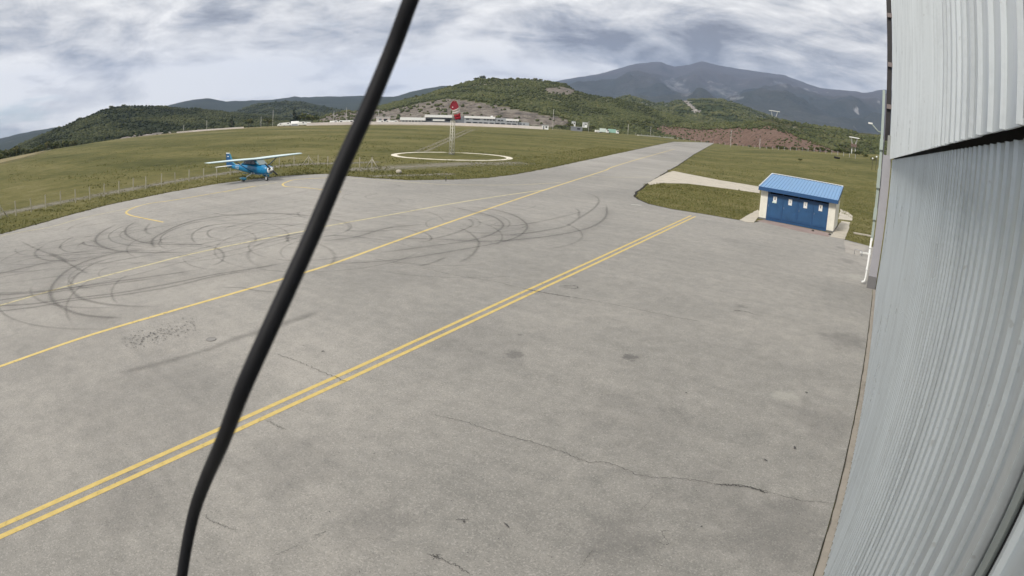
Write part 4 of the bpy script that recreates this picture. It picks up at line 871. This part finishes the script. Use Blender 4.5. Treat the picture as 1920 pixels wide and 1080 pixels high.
# thin lamp posts
lamp = None
for px, dist, h_, lb in ((388, 412, 7, 'thin pale mast by the left track wall'), (345, 415, 5, 'short thin mast at the left end of the track wall'), (489, 402, 7, 'thin mast left of the bare trees and vans'), (511, 402, 11, 'tallest thin mast left of the white vans'), (647, 400, 11, 'thin mast standing behind the vans under the left scarp'), (624, 402, 9, 'thin mast left of the vans under the scarp'), (706, 398, 9, 'thin mast just right of the cable'), (1027, 388, 13, 'tall pale mast at the right end of the pit wall'),
                       (1093, 398, 7, 'short mast by the dark grey container'), (1166, 402, 7, 'short mast right of the pale green truck'), (1208, 420, 7, 'thin mast before the red bank near the runway edge'), (1358, 330, 9, 'tall pale mast before the red bank right of the taxiway'), (1413, 300, 5, 'short post along the right field fence')):
    p, _ = local_frame(px, dist)
    if lamp is None:
        lamp = empty('lamp_post'); MB().tube([(0, 0, -.5), (0, 0, 1)], [.012, .008], 6).build('pole', paint('mast_pale', (.50, .48, .46), .6), lamp); MB().box(-.012, .05, -.012, .012, .985, 1.0).build('lamp_head', GREY, lamp); o = lamp
    else: o = copy_tree(lamp)
    o.location = p; o.scale = (11, 11, h_); tag(o, lb, 'mast', 'thin masts along the far side of the field')
# small roofed stands on the right hillside
def stand(px, py_roof, dist, roofw, legs_h, body, label):
    zr_ = hz_at(px, py_roof, dist); p, _ = local_frame(px, dist); o = face(px, dist, 'hillside_stand'); o.location.z = zr_-legs_h; tag(o, label, 'stand')
    MB().box(-roofw/2, roofw/2, -2.4, 2.4, legs_h, legs_h+.45).build('roof', W1, o)
    for sx in (-1, 1): MB().tube([(sx*roofw*.16, 0, legs_h*.45 if body else 0), (sx*roofw*.30, 0, legs_h)], .38, 6).build('strut', W1, o)
    if body:
        MB().box(-roofw*.3, roofw*.3, -1.5, 1.5, legs_h*.22, legs_h*.48).build('platform', paint('brown_boards', (.16, .11, .09), .9), o)
    for sx in (-1, 1): MB().tube([(sx*roofw*.17, 0, -4), (sx*roofw*.17, 0, legs_h*.3)], .22, 6).build('leg', W1 if body else DARK, o)
def hz_at(px, py, dist):
    d = ray(px, py); return H + d[2]/math.hypot(d[0], d[1])*dist
stand(1437, 206.5, 520, 9.6, 4.6, False, 'pale roofed stand on V struts, the upper left of the two')
stand(1590, 256.5, 330, 5.8, 6.0, True, 'roofed stand with brown platform low on the right hillside')
for px, py, dist, lb in ((1637, 297, 150, 'white globe lamp by the right trees, left and lower of two'), (1644.5, 294, 150, 'white globe lamp by the right trees, right and higher of two')):
    d = ray(px, py); k = dist/math.hypot(d[0], d[1]); zc = H+d[2]*k; x, y = d[0]*k, d[1]*k; g0 = float(gh(x, y)); o = empty('globe_lamp', (x, y, g0)); tag(o, lb, 'lamp', 'globe lamps by the right trees')
    MB().tube([(0, 0, -.3), (0, 0, max(.6, zc-g0-.2))], .05, 6).build('pole', DARK, o); MB().sphere((0, 0, max(.8, zc-g0)), .24, 10, 7).build('globe', WHITE, o)
p = at(1570, 297.5); o = MB().tube([(-.95, 0, .35), (.95, 0, .28)], .33, 12).build('black_roll', BLACK); o.location = p; o.rotation_euler = (0, 0, R(-8)); tag(o, 'black roll lying on the grass at the right field edge', 'roll')

# ------------------------------------------------------------------ hills
def in_poly(P, x, y):
    c = False; n = len(P); j = n-1
    for i in range(n):
        if (P[i][1] > y) != (P[j][1] > y) and x < (P[j][0]-P[i][0])*(y-P[i][1])/(P[j][1]-P[i][1])+P[i][0]: c = not c
        j = i
    return c
rtab = np.linspace(0, 1600, 800); xx = rtab/1000; ttab = np.arctan(xx*(1+LA*xx*xx+LB*xx**4)/LF)
def proj(P):
    d = Vector(P)-Vector((0, 0, H)); d.normalize(); x, y, z = d.dot(Vector(CR)), d.dot(Vector(CU)), d.dot(Vector(CF))
    th = math.acos(max(-1, min(1, z))); r = float(np.interp(th, ttab, rtab)); q = math.hypot(x, y)+1e-9
    return 960+x/q*r, 540-y/q*r
HILLS = {}
def hill(name, prof, Dr, Df, mat, amp=.1, rows=26, cols=150, foot=None, bare=(), ra0=1.0, seed=0, power=.85, sil=0.0, nsc=.004):
    """a ridge whose crest has the measured outline; it falls towards the airfield and away behind"""
    px = np.array([p[0] for p in prof], float); py = np.array([p[1] for p in prof], float)
    qx = np.linspace(px[0], px[-1], cols); qy = np.interp(qx, px, py); V = []; rock = []
    back = 5
    for c in range(cols):
        d = ray(qx[c], qy[c]); hxy = math.hypot(d[0], d[1]); ux, uy = d[0]/hxy, d[1]/hxy
        u_ = c/(cols-1); DR = np.interp(u_, np.linspace(0, 1, len(Dr)), Dr); DF = np.interp(u_, np.linspace(0, 1, len(Df)), Df)
        zc = H+d[2]/hxy*DR; zc += sil*DR/1150*mnoise.fractal(Vector((qx[c]*.045, seed, 0)), 1.0, 2.0, 4)
        zf = float(gh(ux*DF, uy*DF))-1.5 if foot is None else foot
        for k in range(rows+back):
            if k < rows:
                t = k/(rows-1); r = DF+(DR-DF)*t; nz = mnoise.fractal(Vector((ux*r*nsc, uy*r*nsc, seed)), 1.0, 2.0, 5); z = zf+(zc-zf)*t**power + nz*amp*max(4, abs(zc-zf))*math.sin(math.pi*t)
            else:
                t = (k-rows+1)/back; r = DR+DR*.27*t; z = zc-(zc-zf+10)*t**1.3
            V.append((ux*r, uy*r, z)); ra = 0.0
            if bare and k < rows:
                X_, Y_ = proj(V[-1])
                for B in bare:
                    if in_poly(B, X_, Y_): ra = ra0
            rock.append(ra)
    nrw = rows+back; i, j = np.meshgrid(np.arange(cols-1), np.arange(nrw-1), indexing='ij'); q = (i*nrw+j).ravel()
    V = np.array(V); F_ = np.stack([q, q+nrw, q+nrw+1, q+1], 1)
    o = link(name, npmesh(name, V, F_, mat, {'rock': np.array(rock)}, True)); tag(o, kind='structure'); HILLS[name+str(seed)] = (V, np.array(rock), cols, nrw, rows); return o
G_LO, G_HI = (.040, .046, .018), (.115, .118, .045)
MA = m_hill('hill_left', (.014, .022, .010), (.050, .058, .024), (.22, .21, .18), .48, .012)
MD = m_hill('hill_centre', G_LO, G_HI, (.30, .28, .23), .56, .016, (.165, .140, .118))
MG = m_hill('hill_right', (.022, .032, .014), (.060, .074, .030), (.36, .345, .31), .58, .010)
MF = m_hill('mountain', (.022, .030, .022), (.070, .072, .060), (.30, .29, .285), .50, .0022, (.125, .122, .120), (420, 700, (.082, .074, .070)))
MJ = m_hill('bank', (.040, .042, .018), (.100, .095, .040), (.40, .36, .29), .55, .05, (.150, .098, .076), None, .6)
hill('mountain', [(930, 168), (990, 160), (1045, 153), (1075, 147), (1100, 143), (1125, 139), (1150, 132), (1175, 124), (1200, 119), (1222, 116.5), (1240, 117), (1254, 122), (1265, 125), (1290, 122), (1303, 118), (1315, 115), (1328, 117), (1340, 121), (1380, 128), (1430, 135), (1470, 140), (1510, 155), (1540, 165), (1580, 168.5), (1620, 174), (1650, 169), (1700, 172), (1760, 182), (1840, 205), (1930, 238), (2030, 285), (2130, 345), (2200, 400)], [6200, 6600, 6600, 6200, 5600, 5400], [1900, 2000, 2000, 1800, 1500, 1500], MF, .30, 64, 320, seed=1, power=1.2, sil=1.2, nsc=.0011, ra0=.5, bare=[[(1232, 150), (1262, 145), (1292, 164), (1302, 180), (1284, 184), (1262, 170)], [(1278, 143), (1300, 147), (1312, 156), (1296, 158)], [(1318, 166), (1336, 158), (1372, 164), (1404, 188), (1384, 193), (1352, 182)], [(1440, 150), (1470, 152), (1490, 164), (1470, 163)], [(1150, 150), (1190, 150), (1180, 156)]])
hill('far_hills', [(-120, 290), (-40, 268), (0, 260), (60, 246), (118, 237), (180, 230), (260, 215), (305, 200), (340, 190.5), (365, 186), (385, 184), (405, 186), (425, 190.5), (440, 189), (480, 187.5), (500, 188), (540, 183), (552, 180), (565, 183), (608, 181), (640, 181), (690, 180), (740, 182), (770, 177), (800, 170)], [3600, 3600, 3800, 4000], [1500, 1500, 1600, 1600], m_hill('far_hill', (.020, .027, .016), (.045, .055, .030), (.28, .27, .25), .46, .004), .12, 22, 150, seed=2, power=1.1, sil=1.2, nsc=.0015)
hill('far_hills', [(700, 190), (745, 181), (770, 173), (800, 166.5), (825, 162.5), (845, 162), (880, 166), (960, 180)], [3300], [1500], m_hill('far_hill_back', (.022, .03, .018), (.05, .06, .034), (.28, .27, .25), .46, .004), .1, 16, 80, seed=3, sil=.8, nsc=.0015)
hill('mid_hill', [(410, 225), (440, 210), (480, 196), (510, 191), (540, 189.5), (570, 191), (600, 198), (650, 208), (720, 220), (800, 230)], [1500], [800], m_hill('mid_hill', (.014, .021, .011), (.048, .058, .026), (.26, .25, .22), .5, .008), .14, 26, 110, seed=4, sil=1.5, nsc=.004)
LB_ = [(215, 262), (250, 252), (300, 248), (350, 243), (420, 242), (440, 247), (330, 254), (240, 268)]
hill('left_hill', [(-140, 345), (-60, 322), (0, 298), (30, 277), (75, 256), (115, 239), (150, 223), (190, 207), (215, 200.5), (235, 198.5), (260, 198), (320, 201), (370, 204), (400, 207), (480, 215), (560, 225), (620, 233), (680, 240)], [640, 640, 720, 900, 900], [330, 390, 440, 450, 470], MA, .12, 34, 180, seed=5, sil=1.2, nsc=.008, bare=[LB_], power=1.0)
Q1 = [(590, 240), (600, 222), (615, 212), (640, 206), (690, 205), (730, 208), (800, 192), (840, 186), (880, 190), (930, 199), (980, 209), (1040, 219), (1070, 228), (1060, 242), (590, 243)]
Q2 = [(1020, 168), (1050, 163), (1078, 170), (1070, 178), (1030, 176)]
hill('quarry_hill', [(560, 240), (590, 229), (610, 217), (640, 211), (680, 207), (730, 197), (780, 183), (810, 174), (840, 165.5), (860, 159), (880, 154.5), (900, 149.5), (915, 148.5), (950, 149), (985, 148.5), (1000, 151), (1030, 154), (1060, 160), (1080, 171), (1110, 179), (1150, 185), (1200, 196), (1240, 212), (1290, 226), (1330, 236)], [640, 700, 760, 700, 620], [440, 430, 430, 440, 480], MD, .10, 40, 220, seed=6, sil=1.6, nsc=.008, bare=[Q1, Q2], power=.95)
SC = [(1272, 188), (1283, 186), (1330, 223), (1318, 224)]
hill('right_hill', [(1090, 205), (1140, 195), (1160, 184), (1180, 180), (1200, 186), (1230, 195), (1270, 190), (1300, 187.5), (1350, 187), (1380, 193), (1400, 200), (1430, 213), (1470, 225), (1520, 240)], [1350], [680], MG, .16, 34, 130, seed=7, sil=1.5, nsc=.005, bare=[SC], power=.9)
RB = [(1060, 250), (1060, 241), (1100, 238), (1200, 235), (1300, 235), (1400, 233), (1440, 236), (1490, 250), (1540, 268), (1580, 288), (1540, 290), (1400, 280)]
hill('red_bank', [(1000, 243), (1030, 239), (1070, 235), (1110, 233), (1160, 232), (1200, 232), (1260, 233), (1300, 233), (1360, 231), (1400, 230), (1440, 231), (1480, 241), (1520, 258), (1560, 276), (1590, 290)], [500, 560, 480, 360], [430, 500, 420, 265], MJ, .12, 18, 130, seed=8, sil=1.8, nsc=.03, bare=[RB], power=.7)
hill('shrub_slope', [(1360, 236), (1420, 224), (1440, 221), (1500, 231), (1560, 240), (1600, 246), (1650, 253), (1720, 263), (1800, 280), (1900, 312), (2000, 350), (2120, 405)], [640, 600, 540, 520, 520], [540, 400, 230, 170, 170], MJ, .12, 26, 110, seed=9, sil=1.8, nsc=.02, power=.9)

# ------------------------------------------------------------------ scrub woodland on the hills: one mass per hill
ico = bmesh.new(); bmesh.ops.create_icosphere(ico, subdivisions=1, radius=1); ico.verts.ensure_lookup_table()
IV = np.array([v.co[:] for v in ico.verts]); IF = np.array([[v.index for v in f.verts] for f in ico.faces]); ico.free()
SCRUB = m_tint('scrub_leaves', [(.18, (.036, .045, .018)), (.45, (.056, .066, .024)), (.62, (.078, .086, .032)), (.82, (.115, .114, .050))], .9, .25)
SCRUBD = m_tint('dark_scrub_leaves', [(.18, (.013, .019, .009)), (.5, (.034, .043, .017)), (.8, (.075, .08, .035))], .9, .25)
g_ = (1+5**.5)/2; IV2 = np.array([(-1, g_, 0), (1, g_, 0), (-1, -g_, 0), (1, -g_, 0), (0, -1, g_), (0, 1, g_), (0, -1, -g_), (0, 1, -g_), (g_, 0, -1), (g_, 0, 1), (-g_, 0, -1), (-g_, 0, 1)], float)/1.902
IF2 = np.array([(0, 11, 5), (0, 5, 1), (0, 1, 7), (0, 7, 10), (0, 10, 11), (1, 5, 9), (5, 11, 4), (11, 10, 2), (10, 7, 6), (7, 1, 8), (3, 9, 4), (3, 4, 2), (3, 2, 6), (3, 6, 8), (3, 8, 9), (4, 9, 5), (2, 4, 11), (6, 2, 10), (8, 6, 7), (9, 8, 1)])
def scrub(key, n, smin, smax, mat, label, rocky=.12, tmin=0.0, tmax=1.0, flat_=.75, gaps=.0):
    V, rock, cols, nrw, rows = HILLS[key]; G = V.reshape(cols, nrw, 3); RK = rock.reshape(cols, nrw); VV, FF, TT = [], [], []
    cnt = 0; tries = 0
    while cnt < n and tries < n*6:
        tries += 1; a = random.random()*(cols-1.001); t = tmin+(tmax-tmin)*random.random(); b = t*(rows-1.001); i, j = int(a), int(b); fa, fb = a-i, b-j
        p = (G[i, j]*(1-fa)+G[i+1, j]*fa)*(1-fb)+(G[i, j+1]*(1-fa)+G[i+1, j+1]*fa)*fb
        if RK[i, j] > .5 and random.random() > rocky: continue
        cl_ = mnoise.fractal(Vector((p[0]*.02, p[1]*.02, 3.3)), 1, 2, 3)
        if cl_ < gaps and random.random() < .8: continue
        s = random.uniform(smin, smax)*(1+.35*cl_); rr = s*rng.uniform(.62, 1.2, len(IV2)); vv = IV2*rr[:, None]*np.array([1, 1, flat_*random.uniform(.8, 1.3)])
        an = random.random()*6.28; c_, s_ = math.cos(an), math.sin(an); vv = np.stack([vv[:, 0]*c_-vv[:, 1]*s_, vv[:, 0]*s_+vv[:, 1]*c_, vv[:, 2]], 1)
        VV.append(vv+p+np.array([0, 0, s*.35])); FF.append(IF2+cnt*len(IV2)); tt = np.clip(.5+.45*cl_+random.gauss(0, .16), 0, 1); TT.append(np.clip(tt+rng.normal(0, .10, len(IV2)), 0, 1)); cnt += 1
    o = link('scrub', npmesh('scrub', np.concatenate(VV), np.concatenate(FF), mat, {'tint': np.concatenate(TT)})); tag(o, label, 'scrub', kind='stuff'); return o
scrub('quarry_hill6', 17000, .8, 1.9, SCRUB, 'dense green scrub covering the central quarry hill', .03)
scrub('left_hill5', 17000, .9, 2.0, SCRUBD, 'dark green scrub covering the left hill', .2)
scrub('mid_hill4', 6000, 1.8, 3.6, SCRUBD, 'dark scrub on the middle distance hill behind the vans')
scrub('right_hill7', 8000, 1.6, 3.4, SCRUB, 'scrub on the right hill below the mountain', .05)
scrub('red_bank8', 1700, .25, .9, SCRUB, 'low scrub on the red earth bank', .22)
scrub('red_bank8', 2600, .4, 1.5, SCRUB, 'olive scrub along the top of the red earth bank', 1.0, tmin=.62)
scrub('shrub_slope9', 8000, .6, 1.9, SCRUB, 'green shrubs covering the slope at right', gaps=-.25)

# ------------------------------------------------------------------ trees and bushes one can tell apart
BARK = paint('bark', (.10, .085, .07), .9)
LEAF = m_tint('tree_leaves', [(.18, (.024, .034, .012)), (.45, (.064, .080, .025)), (.65, (.12, .125, .042)), (.85, (.20, .18, .075))], .85, .8)
CONI = m_tint('conifer_leaves', [(.2, (.006, .012, .008)), (.55, (.016, .028, .014)), (.85, (.035, .050, .022))], .9, .8)
def crown_mesh(name, kind, mat, seed):
    r_ = np.random.default_rng(seed); VV, FF, TT = [], [], []; n = 0
    clumps = []
    for k in range(22):
        if kind == 'round': a = r_.uniform(0, 6.28); e = r_.uniform(-.5, 1); rad = r_.uniform(.35, .85); c = np.array([math.cos(a)*rad*.55*math.cos(e), math.sin(a)*rad*.55*math.cos(e), .58+.36*math.sin(e)*rad]); sz = r_.uniform(.12, .22)
        else: t = k/21; a = r_.uniform(0, 6.28); rad = (1-t)*.24+.02; c = np.array([math.cos(a)*rad, math.sin(a)*rad, .12+.86*t]); sz = .12*(1-t)+.04
        clumps.append((c, sz, r_.uniform(.15, .9)))
    for c, sz, t0 in clumps:
        for _ in range(26):
            d = r_.normal(0, 1, 3); d /= np.linalg.norm(d); p = c+d*sz*r_.uniform(.3, 1.1)*np.array([1, 1, .8]); u = r_.normal(0, 1, 3); u -= u.dot(d)*d*.6; u /= np.linalg.norm(u); v = np.cross(d, u); L = sz*r_.uniform(.25, .5)
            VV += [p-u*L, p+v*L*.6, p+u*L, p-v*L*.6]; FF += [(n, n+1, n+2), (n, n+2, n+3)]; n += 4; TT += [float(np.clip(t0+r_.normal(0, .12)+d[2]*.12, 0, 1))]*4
    return npmesh(name, np.array(VV), np.array(FF), mat, {'tint': np.array(TT)})
crowns = [crown_mesh('crown', 'round', LEAF, s) for s in range(5)]; conis = [crown_mesh('crown', 'cone', CONI, 20+s) for s in range(2)]
tm_ = MB().tube([(0, 0, -.08), (.01, .0, .3), (-.01, .01, .62)], [.035, .026, .012], 6)
for k in range(4):
    a = k*1.6+.3; tm_.tube([(0, 0, .28+k*.06), (.22*math.cos(a), .22*math.sin(a), .52+k*.06)], [.014, .006], 5)
trunk = tm_.mesh('trunk', BARK)
def tree(p, h_, w_, kind, name, label, cat, group=None):
    o = empty(name, p, random.uniform(0, 6.28), (w_, w_, h_)); link('trunk', trunk, o); link('crown', random.choice(crowns if kind == 'round' else conis), o); tag(o, label, cat, group); return o
def grd(px, dist): p, _ = local_frame(px, dist); return p
tree(grd(551, 412), 13, 9, 'cone', 'conifer_tree', 'tall dark conifer standing behind the rounded white tent', 'tree')
tree(grd(435, 412), 9, 7, 'cone', 'conifer_tree', 'dark conifer by the right end of the left track wall', 'tree')
for px, h_, lb in ((570, 9, 'round tree just right of the tall dark conifer'), (585, 8, 'round tree behind the pink end of the track barrier'), (502, 7, 'pale green tree between the thin masts at left'), (466, 7, 'round tree right of the dark conifer at the track wall')):
    tree(grd(px, 415), h_, h_*1.1, 'round', 'round_tree', lb, 'tree')
def on_hill(key, px):
    V, _, cols, nrw, rows = HILLS[key]; G = V.reshape(cols, nrw, 3); best = min(range(cols), key=lambda c: abs(proj(G[c, rows-1])[0]-px)); return Vector(G[best, rows-1])
for px, h_ in ((878, 6), (893, 8), (903, 9), (925, 5), (958, 5), (972, 5), (1002, 7), (1012, 6), (1045, 5), (1060, 6), (842, 5), (822, 5), (780, 6), (760, 5), (742, 6)):
    tree(on_hill('quarry_hill6', px)-Vector((0, 0, h_*.30)), h_*.8, h_*.9, 'round', 'ridge_tree', 'small tree standing on the crest of the quarry hill', 'tree', 'trees on the crest of the quarry hill')
for px, h_ in ((22, 6), (40, 7), (58, 6), (82, 6), (112, 6), (150, 5), (210, 6), (232, 6)):
    tree(on_hill('left_hill5', px)-Vector((0, 0, h_*.36)), h_*.8, h_*1.0, 'round', 'ridge_tree', 'small tree standing on the crest of the left hill', 'tree', 'trees on the crest of the left hill')
for k in range(14):
    px = 5+k*11+random.uniform(-4, 4); e_ = float(np.interp(math.degrees(azel(px, 300)[0]), RAZ, RV))
    tree(grd(px, e_+25+random.uniform(0, 25))-Vector((0, 0, 2.2)), random.uniform(5, 8), random.uniform(5, 8), 'round', 'field_edge_tree', 'bushy green tree at the foot of the left hill', 'tree', 'trees at the foot of the left hill')
for k in range(34):
    px = 1085+k*16.5+random.uniform(-5, 5); dd = float(np.interp(px, [1085, 1200, 1340, 1450, 1560, 1650], [408, 430, 425, 285, 235, 175]))+random.uniform(0, 25)
    s = random.uniform(1.0, 2.4) if px < 1420 else random.uniform(1.6, 3.6)
    tree(grd(px, dd)-Vector((0, 0, s*.28)), s, s*1.3, 'round', 'field_edge_bush', 'low bush along the right far edge of the field', 'bush', 'bushes along the right far edge of the field')
p = at(1500, 303); tree(p, .9, 1.3, 'round', 'dry_bush', 'lone low dry bush out on the right field', 'bush')
for px, s, lb in ((1040, 3.6, 'brown bush at the right end of the pit barrier'), (1058, 5.5, 'tall olive tree left of the two white houses'), (1098, 5, 'tree right of the two white houses'), (1046, 2.6, 'dark bush between the barrier end and the olive tree')):
    tree(grd(px, 402 if s < 5 else 430), s, s*1.2, 'round', 'edge_tree', lb, 'tree' if s > 4 else 'bush')
# fence posts along the right far edge
rf0 = grd(1240, 424); ff = empty('field_fence', rf0); tag(ff, 'line of short posts along the right far edge of the field', 'fence')
fpm = MB().box(-.07, .07, -.07, .07, -.3, 1.5).mesh('post', COLM)
for k in range(38):
    px = 1180+k*11.2; dd = float(np.interp(px, [1180, 1340, 1450, 1560, 1650], [424, 415, 276, 226, 168])); p = grd(px, dd)-rf0; link('post', fpm, ff, p)

# ------------------------------------------------------------------ grass tufts and stones near the apron
def tufts(name, pts, smin, smax, mat, label):
    n = len(pts); nb = 4; P = np.asarray(pts); VV = np.zeros((n*nb*3, 3)); a = rng.uniform(0, 6.28, (n, nb)); s = rng.uniform(smin, smax, (n, 1))*rng.uniform(.7, 1.2, (n, nb)); wdt = s*.22; ln = s*rng.uniform(.2, .8, (n, nb))
    bx_ = P[:, 0:1]+np.cos(a)*s*.25; by_ = P[:, 1:2]+np.sin(a)*s*.25; z_ = np.repeat(P[:, 2:3], nb, 1)
    V3 = np.stack([np.stack([bx_-np.sin(a)*wdt, by_+np.cos(a)*wdt, z_-.01], -1), np.stack([bx_+np.sin(a)*wdt, by_-np.cos(a)*wdt, z_-.01], -1), np.stack([bx_+np.cos(a)*ln, by_+np.sin(a)*ln, z_+s], -1)], 2).reshape(-1, 3)
    F_ = np.arange(len(V3)).reshape(-1, 3); tint = np.repeat(np.clip(rng.normal(.5, .2, n), 0, 1), nb*3)
    o = link(name, npmesh(name, V3, F_, mat, {'tint': tint})); tag(o, label, 'grass', kind='stuff')
GT_ = m_tint('grass_blades', [(.2, (.066, .074, .021)), (.45, (.125, .128, .040)), (.65, (.20, .185, .068)), (.85, (.33, .285, .145))], .9, .5)
LEp = [Vector((p[0], p[1])) for p in LE]; REp = [Vector((p[0], p[1])) for p in RE]
def beside(line, n, wmax, side, k0=0, k1=None):
    out = []; L = line[k0:k1]
    for _ in range(n):
        i = random.randrange(len(L)-1); a, b = L[i], L[i+1]; t = random.random(); p = a.lerp(b, t); d = (b-a).normalized(); nn = Vector((-d.y, d.x))*side
        w_ = wmax*random.random()**1.6; q = p+nn*(w_-.12); out.append((q.x, q.y, float(gh(q.x, q.y))))
    return out
tufts('grass_tufts', beside(LEp, 15000, 9, 1, 0, 120), .04, .13, GT_, 'short olive grass along the left apron edge')
isl = [(p.x, p.y) for p in [at(*q) for q in [(1187, 368), (1217, 348), (1290, 346), (1350, 353.5), (1424, 363.5), (1421, 393), (1385, 412), (1330, 403), (1260, 392), (1215, 382)]]]
xs_, ys_ = [p[0] for p in isl], [p[1] for p in isl]; pts = []
while len(pts) < 6500:
    x, y = random.uniform(min(xs_), max(xs_)), random.uniform(min(ys_), max(ys_))
    if in_poly(isl, x, y): pts.append((x, y, 0.0))
tufts('grass_tufts', pts, .03, .10, GT_, 'short grass of the island left of the blue shed')
rgt = [(p.x, p.y) for p in [at(*q) for q in [(1586, 449), (1600, 415), (1580, 398), (1585, 350), (1640, 340), (1640, 462)]]]
xs_, ys_ = [p[0] for p in rgt], [p[1] for p in rgt]; pts = []
while len(pts) < 4500:
    x, y = random.uniform(min(xs_), max(xs_)), random.uniform(min(ys_), max(ys_))
    if in_poly(rgt, x, y): pts.append((x, y, float(gh(x, y))))
tufts('grass_tufts', pts, .04, .11, GT_, 'grass between the blue shed and the hangar corner')
pts = []; pathp = [(q.x, q.y) for q in up+lo]
for _ in range(26000):
    a = R(random.uniform(-84, -2)); r = 60+190*random.random()**1.5; x, y = math.sin(a)*r, math.cos(a)*r
    if mnoise.fractal(Vector((x*.06, y*.06, 0)), 1, 2, 4) < .05: continue
    if in_poly([tuple(p) for p in outline], x, y) or in_poly(pathp, x, y): continue
    if (x-rc.x)**2+(y-rc.y)**2 < 90 or (-9.2 < x < -2.6 and 44 < y < 49.5): continue
    pts.append((x, y, float(gh(x, y))))
tufts('grass_tufts', pts, .06, .20, GT_, 'taller grass clumps spread over the airfield')

# ------------------------------------------------------------------ air
hzm = bpy.data.materials.new('haze'); hzm.use_nodes = True; t = hzm.node_tree; t.nodes.clear()
pv = t.nodes.new('ShaderNodeVolumePrincipled'); pv.inputs['Color'].default_value = (.50, .66, 1.0, 1); pv.inputs['Density'].default_value = 8.0e-5; pv.inputs['Anisotropy'].default_value = 0.0
ot = t.nodes.new('ShaderNodeOutputMaterial'); t.links.new(pv.outputs[0], ot.inputs['Volume'])
hzo = MB().box(-9000, 9000, -9000, 9000, -60, 960).build('haze', hzm); tag(hzo, 'thin blue haze in the air over the airfield and hills', 'haze', kind='stuff')
